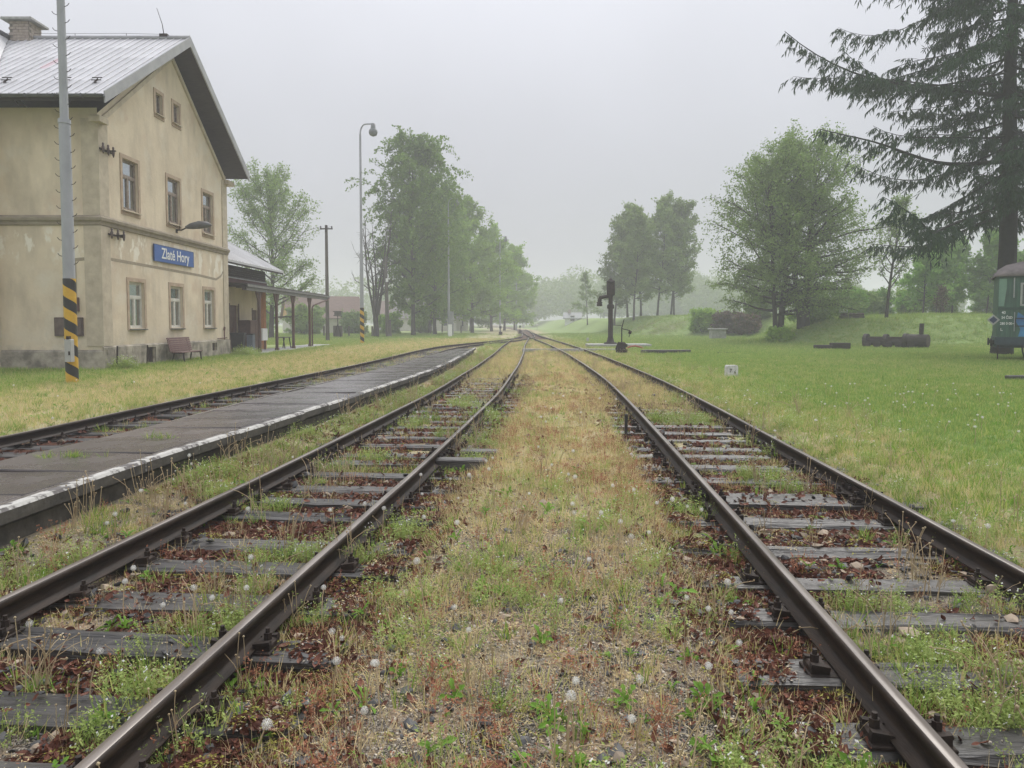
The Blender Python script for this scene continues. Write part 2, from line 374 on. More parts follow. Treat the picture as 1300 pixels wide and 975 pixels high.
# ground material
m, nt = newmat('ground')
tc = add(nt, 'ShaderNodeTexCoord'); P3 = tc.outputs['Object']
def att(n): return add(nt, 'ShaderNodeAttribute', dict(attribute_name=n)).outputs['Fac']
n1 = ns(.35, 6.); n2 = ns(3.5, 8., None, (3,1,0)); n3 = ns(38., 6., None, (1,4,0)); n4 = ns(120., 4.)
grav = mix(mr_(n4, .44, .64), (.016,.015,.014,1), (.34,.305,.255,1))
grav = mix(mr_(n2, .45, .6), grav, mix(mr_(n3, .35, .65), (.10,.07,.05,1), (.42,.32,.215,1)))
straw = mix(mr_(n3, .3, .7), (.30,.26,.16,1), (.52,.47,.31,1))
straw = mix(mr_(n2, .5, .68), straw, (.28,.31,.13,1))
straw = mix(mr_(n1, .5, .66, 0, .6), straw, (.38,.26,.17,1))
lawn = mix(mr_(n3, .3, .7), (.155,.235,.07,1), (.25,.325,.12,1))
lawn = mix(mr_(n2, .45, .7, 0, .6), lawn, (.32,.36,.16,1))
lawn = mix(mr_(n1, .5, .7, 0, .5), lawn, (.20,.32,.11,1))
litt = mix(mr_(n3, .35, .65), (.045,.022,.016,1), (.12,.055,.035,1))
litt = mix(mr_(n2, .5, .6), litt, (.05,.048,.045,1))
dirt = mix(mr_(n2, .4, .6), (.20,.145,.09,1), (.12,.085,.055,1))
c = mix(att('straw'), grav, straw); c = mix(att('lawn'), c, lawn); c = mix(att('litter'), c, litt); c = mix(att('dirt'), c, dirt)
b = add(nt, 'ShaderNodeBsdfPrincipled', Base_Color=c, Roughness=.9); b.inputs['Specular IOR Level'].default_value = .08
hh = add(nt, 'ShaderNodeMath', dict(operation='ADD'), _0=n4, _1=mul(n3, 1.5)).outputs[0]
bp = add(nt, 'ShaderNodeBump', Strength=.8, Distance=.012, Height=hh); link(nt, bp.outputs[0], b.inputs['Normal'])
add(nt, 'ShaderNodeOutputMaterial', Surface=b.outputs[0]); MT['ground'] = m

# ------------------------------------------------------------------ ground
def axis(segs):
    o = []
    for a, b, s in segs: o += list(np.arange(a, b, s))
    return np.array(o+[segs[-1][1]])
gx = axis([(-650,-200,50),(-200,-60,7),(-60,-16,1.5),(-16,-8,.4),(-8,7,.1),(7,16,.4),(16,60,1.2),(60,200,7),(200,650.1,50)])
gy = axis([(-60,-6,6),(-6,1,.5),(1,14,.1),(14,40,.4),(40,120,1.2),(120,240,5),(240,640.1,40)])
GX, GY = np.meshgrid(gx, gy); GZ = terr(GX, GY)
V = np.stack([GX, GY, GZ], -1).reshape(-1, 3)
nx, ny = len(gx), len(gy); ii = (np.arange(ny-1)[:, None]*nx+np.arange(nx-1)[None]).ravel()
me = np_mesh('ground', V, np.stack([ii, ii+1, ii+nx+1, ii+nx], 1), mats=[MT['ground']], smooth=True)
def zones(x, y):
    """strengths of the ground covers"""
    a = fx(XA, y); b = fx(XB, y); c = fx(XC, y)
    off, sl = bedinfo(x, y); bed = 1-sst(1.0, 1.35, abs(off))
    n = fnoise(x, y, 1.6, 21); n2 = fnoise(x, y, .7, 31)
    e = x-b-.75
    lawnR = sst(.7, 2.9, e+(n-.5)*2.4-.5*sst(12, 30, y))
    lawnR = np.where(e > 0, lawnR, 0)
    eL = c-.9-x
    lawnL = np.where(eL > 0, .06+.75*sst(4.5, 8.5, eL+(n-.5)*4), 0)
    lawnL = np.where(eL > 0, np.clip(lawnL+.35*sst(.5, .62, n2)*sst(1.2, .4, eL), 0, 1), 0)
    lawn = np.maximum(lawnR, lawnL)
    straw = np.clip(sst(4.2, 8.5, y+(n-.5)*6)+.25*sst(.5, .65, n2), 0, 1)
    straw = np.where((x > b+.9) | (x < c-.9), 1, straw)
    litter = bed*(1-.8*sst(13, 24, y+(n-.5)*8))*sst(.24, .40, n2)
    cb = (1-sst(1.0, 1.5, abs(x-c)))
    litter = np.maximum(litter, cb*.85)
    far = sst(44, 60, y)*np.maximum(1-sst(1.1, 1.6, abs(x-c)), (1-sst(1.0, 1.5, abs(x-b)))*sst(58, 70, y))
    litter = np.maximum(litter, far*.9)
    # bare earth patches
    def blob(cx, cy, rx, ry): return 1-sst(.6, 1.15, np.hypot((x-cx)/rx, (y-cy)/ry)+(n2-.5)*.5)
    dirt = np.maximum.reduce([blob(18.6,41.5,2.2,.9), blob(-10.6,18.4,1.6,.9)*.7, blob(11.5,44,2.2,2.5)*.5, blob(-9,24,2.5,3)*.25, blob(22,64,6,5)*.7, blob(16.5,95,2.5,2.5)*.7, blob(19,90,3,2)*.5, blob(12.6,66,3,1.2)*.35, blob(24.2,40.3,1,.6)*.7])
    return dict(lawn=lawn, straw=straw, litter=litter, dirt=np.clip(dirt, 0, 1), bed=bed, off=off, sl=sl, n=n, n2=n2)
Z = zones(GX.ravel(), GY.ravel())
for k in ('lawn', 'straw', 'litter', 'dirt'):
    me.attributes.new(k, 'FLOAT', 'POINT').data.foreach_set('value', Z[k].astype(np.float32))
obj('ground', me, kind='structure')

# ------------------------------------------------------------------ railway tracks
PROF = [(-.0625,-.150),(.0625,-.150),(.0625,-.140),(.012,-.128),(.008,-.118),(.008,-.052),(.0325,-.040),(.0335,-.010),(.024,-.001),(-.024,-.001),(-.0335,-.010),(-.0325,-.040),(-.008,-.052),(-.008,-.118),(-.012,-.128),(-.0625,-.140)]
def rail_mesh(X, side, y0, y1):
    ys = np.concatenate([np.arange(y0, 20, .3), np.arange(20, y1, 1.0)])
    n = len(PROF); s = slope(X, ys); L = np.sqrt(1+s*s)
    cx = fx(X, ys)+side*.75/L; cy = ys-side*.75*s/L
    P = np.array(PROF); V = np.zeros((len(ys), n, 3))
    V[:, :, 0] = cx[:, None]+P[:, 0]/L[:, None]; V[:, :, 1] = cy[:, None]-P[:, 0]*(s/L)[:, None]; V[:, :, 2] = P[:, 1]+(fnoise(ys*1.0, ys*0+side, 2.5, 3)[:, None]-.5)*.012
    i = np.arange(len(ys)-1)[:, None]*n; k = np.arange(n)[None]; k2 = (k+1) % n
    F = np.stack([i+k, i+k2, i+n+k2, i+n+k], -1).reshape(-1, 4)
    mi = np.zeros((len(ys)-1, n), int); mi[:, 8:9] = 1
    return np_mesh('rail', V.reshape(-1, 3), F, mats=[MT['rail'], MT['railtop']], mq=mi.ravel())
def sleeper_mesh(seed):
    r = np.random.default_rng(seed)
    npf = 11; us = np.linspace(-.13, .13, npf); ridge = r.normal(0, .0035, npf); crack = r.random(npf) < (.25 if seed % 3 else .08)
    ridge = ridge - crack*.02; ridge[0] -= .008; ridge[-1] -= .008
    xs = np.linspace(-1.25, 1.25, 13); ext = r.normal(0, .018, npf)
    V = []; 
    for j, x in enumerate(xs):
        e = x+(ext if j == len(xs)-1 else (-ext if j == 0 else 0))
        z = -.163+ridge*(1+.4*r.normal(size=npf))+r.normal(0, .0015)
        xx = np.broadcast_to(e, (npf,))
        top = np.stack([xx, us+r.normal(0, .002), z], 1)
        V.append(np.vstack([[(xx[0], us[0]-.003, -.30)], top, [(xx[-1], us[-1]+.003, -.30)]]))
    V = np.array(V); n = npf+2; f = []
    for j in range(len(xs)-1):
        for k in range(n-1): f.append((j*n+k, (j+1)*n+k, (j+1)*n+k+1, j*n+k+1))
    m = MB(); m.add(V.reshape(-1, 3), f); m.add(V[0], [tuple(range(n))]); m.add(V[-1], [tuple(range(n-1, -1, -1))])
    return m.mesh('sleeper', MT['sleeper'])
SM = [sleeper_mesh(i) for i in range(8)]
def chair_mesh():
    m = MB(); m.box(-.17, .17, -.085, .085, -.166, -.150, ch=.004)
    for s in (-1, 1):
        m.box(s*.115-.045, s*.115+.045, -.06, .06, -.152, -.112, ch=.012)
        m.tube([(s*.125, 0, -.115), (s*.125, 0, -.075)], .022, 6, smooth=False); m.tube([(s*.125, 0, -.075), (s*.125, 0, -.05)], .012, 8)
        m.bar((s*.16, -.05, -.11), (s*.07, -.05, -.125), .03, .02); m.bar((s*.16, .05, -.11), (s*.07, .05, -.125), .03, .02)
    return m.mesh('rail_chair', MT['iron'])
CH = chair_mesh()
def fish_mesh():
    m = MB()
    for s in (-1, 1):
        m.box(min(s*.011, s*.034), max(s*.011, s*.034), -.36, .36, -.122, -.05)
        for y in (-.27, -.1, .1, .27):
            m.tube([(s*.03, y, -.086), (s*.06, y, -.086)], .02, 6, smooth=False)
    return m.mesh('fishplate', MT['iron'])
FM = fish_mesh()
def track(label, X, S, y0, y1, chairs_to, joints=()):
    t = thing('railway_track', label, 'railway track', (0, 0, 0))
    for s in (-1, 1): obj('rail', rail_mesh(X, s, y0, y1), t)
    for i, y in enumerate(S):
        th = math.atan(slope(X, y)); r = random.Random(i*7+len(S))
        o = obj('sleeper', SM[r.randrange(8)], t, loc=(float(fx(X, y))+r.uniform(-.04, .04), y, r.uniform(-.04, .006)-.06*float(sst(12, 17, y) if S is SLB else sst(22, 27, y))*(S is not SLC)), rot=(0, r.uniform(-.004, .004), -th+r.uniform(-.02, .02)+(math.pi if r.random() < .5 else 0)))
        if 1.5 < y < chairs_to:
            for s in (-.75, .75):
                c = obj('rail_chair', CH, o, loc=(s, 0, 0))
    for y in joints:
        for s in (-1, 1):
            th = math.atan(slope(X, y)); obj('fishplate', FM, t, loc=(float(fx(X, y))+s*.75*math.cos(th), y-s*.75*math.sin(th), 0), rot=(0, 0, -th))
    return t
track('weathered left foreground track curving beside the platform wall', XA, SLA, -5, 75, 24, (9.25,))
track('right foreground track with reddish leaves, next to the green lawn', XB, SLB, -5, 175, 24, (7.12,))
track('far left track between the station yard and the platform', XC, SLC, 2, 130, 20)

# ------------------------------------------------------------------ platform
pf = thing('platform', 'low grey slab platform with worn white edge between two tracks', 'platform', (0, 0, 0))
y = 1.5; i = 0
wm = MB(); ys = np.arange(1.0, PLAT_END+.01, .5)
xr = fx(PR, ys)
prof = [(-.10, -.3), (-.09, .03), (-.13, .075), (-.22, .075), (-.22, -.3)]
n = len(prof); vv = [(float(x)+p[0]+.03*(p[1] < 0)*random.uniform(-1, 1), float(yy), p[1]) for x, yy in zip(xr, ys) for p in prof]
wm.add(vv, [(j*n+k, j*n+k+1, (j+1)*n+k+1, (j+1)*n+k) for j in range(len(ys)-1) for k in range(n-1)])
part('retaining_wall', wm, MT['wall'], pf)
fill = MB()
vv = []
for yy in ys: vv += [(float(fx(PL, yy))+.03, float(yy), .12), (float(fx(PR, yy))-.2, float(yy), .12), (float(fx(PL, yy))+.03, float(yy), -.3)]
fill.add(vv, [(j*3, j*3+1, (j+1)*3+1, (j+1)*3) for j in range(len(ys)-1)]+[(j*3+2, j*3, (j+1)*3, (j+1)*3+2) for j in range(len(ys)-1)])
fill.add(vv[-3:]+[(vv[-2][0], vv[-2][1], -.3)], [(0, 1, 3, 2)])
part('platform_core', fill, MT['wall'], pf)
slabs = [1.5,2.6,3.7,4.75,5.73,6.66,7.6,8.55,9.47,10.4,11.35,12.3]
while slabs[-1] < PLAT_END-1: slabs.append(slabs[-1]+1.0)
for a, b in zip(slabs[:-1], slabs[1:]):
    g = .015; m = MB(); dz = random.uniform(-.011, .008); tl = random.uniform(-.010, .010)
    a += random.uniform(0, .006); b -= random.uniform(0, .006)
    la, lb = float(fx(PL, a)), float(fx(PL, b)); ra, rb = float(fx(PR, a))-.17, float(fx(PR, b))-.17
    c = [(la, a+g+.05), (ra, a+g), (rb, b-g), (lb, b-g+.05)]; ctr = (sum(p[0] for p in c)/4, sum(p[1] for p in c)/4)
    top = [(p[0], p[1]) for p in c]; ins = [(p[0]+(ctr[0]-p[0])*.012, p[1]+(ctr[1]-p[1])*.018) for p in c]
    zs = [PLAT_Z-.012+dz+tl*(1 if q in (0, 3) else -1) for q in range(4)]
    v = [(x-ctr[0], yy-ctr[1], .10) for x, yy in top]+[(top[q][0]-ctr[0], top[q][1]-ctr[1], zs[q]-.012) for q in range(4)]+[(ins[q][0]-ctr[0], ins[q][1]-ctr[1], zs[q]) for q in range(4)]
    f = [(8, 9, 10, 11)]+[(k+q, k+(q+1) % 4, k+4+(q+1) % 4, k+4+q) for k in (0, 4) for q in range(4)]
    m.add(v, f); part('paving_slab', m, MT['concrete'], pf, loc=(ctr[0], ctr[1], 0))
y = 1.3
while y < PLAT_END-.2:
    L = random.choice([.95, 1.0, 1.0, 1.05]); y2 = min(y+L, PLAT_END); m = MB()
    xa, xb = float(fx(PR, y)), float(fx(PR, y2)); j = random.uniform(-.012, .012); dz = random.uniform(-.008, .006)
    cs = [(-.16, .08), (-.16, PLAT_Z-.004), (-.10, PLAT_Z-.001), (-.02, PLAT_Z), (0, PLAT_Z-.025), (0, .085)]
    cx, cy = (xa+xb)/2, (y+y2)/2
    v = [(xx+p[0]+j-cx, yy-cy, p[1]+dz) for xx, yy in ((xa, y+.006), (xb, y2-.006)) for p in cs]; k = len(cs)
    m.add(v, [(q, q+1, k+q+1, k+q) for q in range(k-1)]+[tuple(range(k-1, -1, -1)), tuple(range(k, 2*k))])
    for f in range(len(m.f)): m.m[f] = 0
    m.m[0] = m.m[1] = 2; m.m[4] = 1
    if random.random() > (.95 if y < 11 else .45): m.m[2] = m.m[3] = 2
    part('edge_block', m, [MT['kerbw'], MT['wall'], MT['concrete']], pf, loc=(cx, cy, 0)); y = y2
    
# ------------------------------------------------------------------ station building
ST = thing('station_building', 'two storey beige station building with grey sheet metal roof', 'building', (-14, 30.65, 0))
def sp(name, mb, mats, parent=ST, **k):
    if parent is ST:
        mb.v = [(x+14, y-30.65, z) for x, y, z in mb.v]
    return part(name, mb, mats, parent, **k)
def wall(mb, f, u0, u1, base, top, ops, extra=(), depth=.22, mi=0):
    us = sorted(set([u0, u1]+[o[0] for o in ops]+[o[1] for o in ops]+list(extra)))
    for a, b in zip(us[:-1], us[1:]):
        z = [(base, base)]
        for o in sorted([o for o in ops if o[0] <= a+1e-6 and o[1] >= b-1e-6], key=lambda o: o[2]): z += [(o[2], o[2]), (o[3], o[3])]
        z.append((top(a), top(b)))
        for k in range(0, len(z), 2):
            mb.add([f(a, z[k][0], 0), f(b, z[k][1], 0), f(b, z[k+1][1], 0), f(a, z[k+1][0], 0)], [(0, 1, 2, 3)], mi)
    for a, b, c, d in ops:
        q = [(a, c), (b, c), (b, d), (a, d)]
        for k in range(4):
            p, r = q[k], q[(k+1) % 4]; mb.add([f(*p, 0), f(*r, 0), f(*r, depth), f(*p, depth)], [(0, 1, 2, 3)], mi)
YL, YR, YM = 25.1, 36.2, 30.65
XF = -14.0
topf = lambda u: 8.62+(12.72-8.62)*(1-abs(u-YM)/(YM-YL))
fE = lambda u, z, d: (XF-d, u, z)
LOW = [(27.4-.55, 27.4+.55, 1.36, 3.07), (30.65-.55, 30.65+.55, 1.36, 3.07), (33.95-.55, 33.95+.55, 1.36, 3.07)]
UPP = [(27.15-.55, 27.15+.55, 5.66, 7.48), (30.6-.55, 30.6+.55, 5.66, 7.48), (34.0-.55, 34.0+.55, 5.66, 7.48)]
ATT = [(29.5-.28, 29.5+.28, 9.82, 10.6), (31.0-.28, 31.0+.28, 9.86, 10.62)]
BAS = [(28.35-.3, 28.35+.3, .02, .62), (34.35-.25, 34.35+.25, .25, .62)]
mb = MB(); wall(mb, fE, YL, YR, .0, topf, LOW+UPP+ATT+BAS, (YM,))
sp('gable_wall', mb, MT['plaster'])
mb = MB(); wall(mb, lambda u, z, d: (u, YL+d, z), -24, XF, 0, lambda u: 8.8, [(-15.18, -14.78, 1.95, 2.42), (-15.5, -15.12, 1.12, 1.62)], depth=.15)
mb.add([(-24, YL+.16, .9), (-14.5, YL+.16, .9), (-14.5, YL+.16, 2.6), (-24, YL+.16, 2.6)], [(0, 1, 2, 3)], 1)
sp('side_wall', mb, [MT['plaster'], MT['plinth']])
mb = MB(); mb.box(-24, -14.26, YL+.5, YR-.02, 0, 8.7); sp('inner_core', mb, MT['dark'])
mb = MB(); mb.box(-24, XF, YR-.01, YR+.0, 0, 8.7); sp('rear_wall', mb, MT['plaster'])
# projecting wing towards the camera, at the left picture edge
mb = MB(); mb.box(-23.6, -17.5, 24.5, YL-.005, 0, 8.75); mb.add([(-23.6, 24.5, 8.75), (-17.5, 24.5, 8.75), (-20.55, 24.5, 12.3)], [(0, 1, 2)]); sp('wing_wall', mb, MT['plaster'])
# corner strips, string course, plinth
mb = MB()
for a, b in ((YL-.03, YL+.55), (YR-.55, YR+.03)):
    mb.box(XF, XF+.035, a, b, .75, 4.86); mb.box(XF, XF+.035, a, b, 5.2, 8.45)
mb.box(-14.55, XF+.034, YL-.035, YL, .75, 4.86); mb.box(-14.55, XF+.034, YL-.035, YL, 5.2, 8.45)
sp('corner_pilaster', mb, MT['plaster2'])
mb = MB()
prof = [(0, 4.86), (.06, 4.88), (.07, 4.98), (.13, 5.03), (.14, 5.12), (.05, 5.19), (0, 5.21)]
path = [(-24, YL, 0, -1), (XF, YL, 1, -1), (XF, YR+.05, 1, 0)]
vv = [(x+ox*p[0], yy+oy*p[0], p[1]) for x, yy, ox, oy in path for p in prof]; n = len(prof)
mb.add(vv, [(j*n+k, (j+1)*n+k, (j+1)*n+k+1, j*n+k+1) for j in range(2) for k in range(n-1)])
mb.box(-23.7, -17.38, 24.38, 24.55, 4.88, 5.16)
sp('string_course', mb, M('string_course_plaster', (.22,.185,.14), (.30,.26,.19), .9, 3))
mb = MB(); wall(mb, lambda u, z, d: (XF+.06-d, u, z), YL-.07, YR+.04, -.4, lambda u: .70, [(b[0]-.02, b[1]+.02, b[2], min(b[3], .68)) for b in BAS], depth=.1)
mb.add([(XF+.06, YL-.07, .7), (XF+.06, YR+.04, .7), (XF, YR+.04, .76), (XF, YL-.07, .76)], [(0, 1, 2, 3)])
mb.add([(-24, YL-.065, -.4), (XF+.06, YL-.065, -.4), (XF+.06, YL-.065, .55), (-24, YL-.065, .55)], [(0, 1, 2, 3)])
mb.add([(-24, YL-.065, .55), (XF+.06, YL-.065, .55), (XF, YL, .62), (-24, YL, .62)], [(0, 1, 2, 3)])
sp('plinth', mb, MT['plinth'])
r = random.Random(4); st = MB()
mb = MB()
for u in np.arange(25.4, 36, .42):
    for z in (-.05, .2, .44):
        if any(b[0]-.2 < u < b[1]+.2 for b in BAS) or r.random() < .25: continue
        w_ = r.uniform(.14, .2); sp('plinth_stone', MB().obox((XF+.062, u+r.uniform(-.06, .06), z+.1), (r.uniform(.003, .009), w_, r.uniform(.07, .1)), Matrix.Rotation(r.uniform(-.05, .05), 3, 'X')), MT['plinth2'] if 'plinth2' in MT else MT.setdefault('plinth2', M('plinth_blocks', (.42,.375,.30), (.18,.16,.13), .9, 2.2, bump=.6, bscale=9, rnd=.12)))
# mortar strip of an old cable trench
mb = MB(); pts = [(25.15, 3.72), (27, 3.7), (30, 3.66), (33, 3.62), (34.8, 3.55), (35.4, 3.75), (35.9, 4.2)]
mat_m = M('cable_trench_mortar', (.27,.23,.17), (.33,.28,.2), .95, 6)
for (a, za), (b, zb) in zip(pts[:-1], pts[1:]): mb.add([(XF+.004, a, za), (XF+.004, b, zb), (XF+.004, b, zb+.11), (XF+.004, a, za+.11)], [(0, 1, 2, 3)])
mb.add([(XF-.004, YL-.004, 3.72), (XF-.004, YL-.004, 3.83), (-14.95, YL-.004, 3.75), (-14.95, YL-.004, 3.64)], [(3, 0, 1, 2)])
mb.add([(-14.95, YL-.005, 2.4), (-14.85, YL-.005, 2.4), (-14.85, YL-.005, 3.7), (-14.95, YL-.005, 3.7)], [(0, 1, 2, 3)])
sp('mortar_strip', mb, mat_m)
# windows
def window(op, fmat, kind):
    a, b, c, d = op; o = thing_local = obj('window', None, ST)
    o.location = (0, (a+b)/2-YM, c); w_, h = b-a, d-c
    m = MB(); t = .07; x0, x1 = -.16, -.09
    def bx(u0, u1, z0, z1, dx=0): m.box(x0+dx, x1+dx, u0-w_/2, u1-w_/2, z0, z1)
    bx(0, t, 0, h); bx(w_-t, w_, 0, h); bx(t, w_-t, 0, t); bx(t, w_-t, h-t, h)
    tr = h*.64
    cells = []
    if kind != 'attic':
        bx(t, w_-t, tr, tr+.09, .012); bx(w_/2-.05, w_/2+.05, t, tr, .008)
        cells = [(t, w_/2-.05, t, tr), (w_/2+.05, w_-t, t, tr), (t, w_-t, tr+.09, h-t)]
        if kind == 'upper' and False: pass
        for (p, q, z0, z1) in list(cells):      # inner sash bars
            s_ = .03
            m.box(x0+.02, x1-.01, p-w_/2, p-w_/2+s_, z0, z1); m.box(x0+.02, x1-.01, q-w_/2-s_, q-w_/2, z0, z1)
            m.box(x0+.02, x1-.01, p+s_-w_/2, q-s_-w_/2, z0, z0+s_); m.box(x0+.02, x1-.01, p+s_-w_/2, q-s_-w_/2, z1-s_, z1)
    else:
        bx(w_/2-.025, w_/2+.025, t, h-t, .01); cells = [(t, w_/2-.025, t, h-t), (w_/2+.025, w_-t, t, h-t)]
    part('frame', m, fmat, o)
    for (p, q, z0, z1) in cells:
        g = MB(); g.box(-.135, -.130, p-w_/2+.01, q-w_/2-.01, z0+.01, z1-.01); part('pane', g, MT['glass'], o)
    k = MB(); k.box(-.21, -.20, -w_/2+.01, w_/2-.01, .02, h-.02); part('blind_or_dark_backing', k, MT['curtain'] if kind != 'attic' else MT['dark'], o)  # attic windows get a dark sheet painted as the unlit room
    s_ = MB(); s_.prism([(-.1, -.012), (.11, -.05), (.11, -.08), (-.1, -.045)], -w_/2-.06, w_/2+.06); part('sill', s_, MT['plinth2'] if False else M('dark_sill', (.07,.075,.06), (.05,.05,.04), .6) if kind == 'lower' else MT['plaster2'], o)
    e = MB(); q = .14; pr = .028
    e.box(-.001, pr, -w_/2-q, -w_/2, -.06, h+q); e.box(-.001, pr, w_/2, w_/2+q, -.06, h+q); e.box(-.001, pr, -w_/2, w_/2, h, h+q)
    if kind != 'lower': e.box(-.001, pr, -w_/2-q, w_/2+q, -.06-q, -.085)
    part('surround', e, SUR, o)
SUR = M('window_surround', (.36,.26,.19), (.45,.36,.26), .9, 3)
for op in LOW: window(op, MT['frame_white'], 'lower')
for op in UPP: window(op, MT['frame_brown'], 'upper')
for op in ATT: window(op, MT['frame_brown'], 'attic')
for op in BAS:
    o = obj('basement_window', None, ST, loc=(0, (op[0]+op[1])/2-YM, op[2])); w_, h = op[1]-op[0], op[3]-op[2]
    m = MB(); m.box(-.13, -.1, -w_/2, w_/2, 0, h); part('shutter', m, M('rusty_shutter', (.05,.035,.035), (.08,.05,.045), .7), o)
    m = MB()
    for k in range(5): m.box(-.06, -.045, -w_/2+w_*(k+.5)/5-.012, -w_/2+w_*(k+.5)/5+.012, .01, h-.01)
    part('grille', m, MT['iron'], o)
# roof
RX = -13.2; EZ, RZ = 9.0, 13.2; YE0, YE1 = 24.15, 37.15
mb = MB()
sl = [(YE0, EZ-.25), (YM, RZ-.25), (YE1, EZ-.25), (YE1, EZ-.07), (YM, RZ-.07), (YE0, EZ-.07)]
mb.add([(x, a, b) for x in (-24, RX-.02) for a, b in sl], [(0, 1, 7, 6), (1, 2, 8, 7), (2, 3, 9, 8), (3, 4, 10, 9), (4, 5, 11, 10), (5, 0, 6, 11), (6, 7, 10, 11), (7, 8, 9, 10)])
sp('roof_boarding', mb, MT['darkwood'])
mb = MB()
for y0, z0, y1, z1 in ((YE0-.03, EZ, YM, RZ), (YE1+.03, EZ, YM, RZ)):
    mb.add([(x, yy, zz) for x in (RX-.02, RX+.03) for yy, zz in ((y0, z0-.33), (y1, z1-.33), (y1, z1+.06), (y0, z0+.06))], [(0, 1, 2, 3), (4, 5, 6, 7), (0, 1, 5, 4), (1, 2, 6, 5), (2, 3, 7, 6), (3, 0, 4, 7)])
sp('verge_flashing', mb, MT['flash'])
sl_len = math.hypot(YM-YE0, RZ-EZ); ang = math.atan2(RZ-EZ, YM-YE0)
def panel_mesh(w_, L, mt):
    m = MB(); m.box(0, w_-.006, 0, L-.008, -.012, 0, ch=.003); m.box(0, .035, 0, L-.004, -.002, .04, ch=.006)
    return m.mesh('roof_panel', MT[mt])
NR = 5; PLN = sl_len/NR; PW = .31
pms = [panel_mesh(PW, PLN+.03, 'roofmetal'), panel_mesh(PW, PLN+.03, 'roofred')]
rr = random.Random(3)
for side in (0, 1):
    for cidx in range(27 if side == 0 else 10):
        for k in range(NR):
            x = RX-.02-(cidx+1)*PW
            if side == 0:
                mi = 1 if ((cidx, k) in ((11, 2),)) else 0
                o = obj('roof_panel', pms[mi], ST, loc=(x+14, YE0+k*PLN*math.cos(ang)-YM, EZ+k*PLN*math.sin(ang)-.03+rr.uniform(0, .006)), rot=(ang, 0, 0))
            else:
                o = obj('roof_panel', pms[0], ST, loc=(x+PW+14, YE1-k*PLN*math.cos(ang)-YM, EZ+k*PLN*math.sin(ang)-.03), rot=(ang, 0, math.pi))
mb = MB(); mb.tube([(-24, YM, RZ+.02), (RX, YM, RZ+.02)], .09, 8); sp('ridge_cap', mb, MT['flash'])
mb = MB(); gp = [(.09*math.cos(a), .09*math.sin(a)) for a in np.linspace(math.pi, 2*math.pi, 8)]
mb.add([(x, YE0-.10+p, EZ-.08+q) for x in (-17.0, RX+.02) for p, q in gp], [(k, k+1, 9+k, 8+k) for k in range(7)])
mb.add([(x, YE0-.10+p*.9, EZ-.075+q*.9) for x in (-17.0, RX+.02) for p, q in gp], [(8+k, 9+k, k+1, k) for k in range(7)])
mb.add([(x, YE1+.10+p, EZ-.08+q) for x in (-24, RX+.02) for p, q in gp], [(k, k+1, 9+k, 8+k) for k in range(7)])
for x in np.arange(-16.6, -13.2, .9): mb.box(x, x+.03, YE0-.2, YE0+.02, EZ-.17, EZ-.06)
sp('gutter', mb, M('dark_gutter', (.10,.105,.11), (.07,.075,.08), .5))
# wing roof, meeting the main slope in a valley
mb = MB(); wr = [(-17.0, 22.9, 9.02), (-17.0, 24.1, 9.02), (-20.5, 30.45, 13.12), (-20.5, 22.9, 13.12)]
for dz, mi in ((0, 0), (-.2, 1)):
    mb.add([(x, y, z+dz) for x, y, z in wr], [(0, 1, 2, 3)], mi); mb.add([(-41-x, y, z+dz) for x, y, z in wr], [(3, 2, 1, 0)], mi)
mb.bar((-17.0, 22.9, 8.95), (-17.0, 24.15, 8.95), .06, .24, 2)
for s in (0, 1):
    f = (lambda x: x) if s == 0 else (lambda x: -41-x)
    mb.bar((f(-17.0), 22.88, 8.92), (f(-20.5), 22.88, 13.02), .06, .24, 2)
mb.tube([(-20.5, 22.85, 13.15), (-20.5, 30.4, 13.15)], .12, 8, 3)
for k in range(7):
    t = (k+.5)/7; xx = -17-3.5*t; zz = 9.03+4.1*t
    mb.bar((-17.0, 22.9+k*.55, 9.05), (-17-3.5*min(1, .35+.12*k), 22.9+k*.55, 9.05+4.1*min(1, .35+.12*k)), .03, .03, 0)
sp('wing_roof', mb, [MT['roofmetal'], MT['darkwood'], MT['flash'], M('dark_ridge', (.12,.12,.13), (.09,.09,.1), .6)])
# eave brackets and boxed cornice
for a, b in ((YL-.3, YL+.25), (YR-.25, YR+.5)):
    mb = MB(); mb.box(XF-.12, XF+.25, a, b, 8.28, 8.5, ch=.04); sp('eave_bracket', mb, MT['plaster2'])
mb = MB()
for sgn, y0 in ((1, YL), (-1, YR)):
    a = (XF+.03, y0, topf(y0)-.3); b = (XF+.03, YM, topf(YM)-.3); mb.bar(a, b, .1, .16)
sp('gable_moulding', mb, MT['plaster2'])
# chimney
CHX, CHY = -20.0, 30.75
ch = obj('chimney', None, ST, loc=(CHX+14, CHY-YM, 0))
m = MB(); m.box(-.40, .40, -.36, .36, 12.7, 13.8); part('mortar_core', m, M('chimney_mortar', (.2,.18,.16), (.26,.24,.2), .95), ch)
m = MB(); r = random.Random(5)
for k in range(9):
    z = 12.78+k*.112
    for q in range(3):
        for (sx_, sy_) in ((0, -1), (0, 1), (1, 0), (-1, 0)):
            u = -.38+.253*q+(.12 if k % 2 else 0); u1 = min(u+.24, .38); d = .372+r.uniform(.005, .014)+(.036 if sx_ else 0)
            if sx_ == 0: m.box(u, u1, sy_*d-.01, sy_*d+.01, z, z+.096)
            else: m.box(sx_*d-.01, sx_*d+.01, u, u1, z, z+.096)
part('brick_facing', m, MT['tanbrick'], ch, kind='stuff')
m = MB(); m.box(-.62, .62, -.58, .58, 13.79, 13.9, ch=.03); part('chimney_cap', m, MT['stone'], ch)
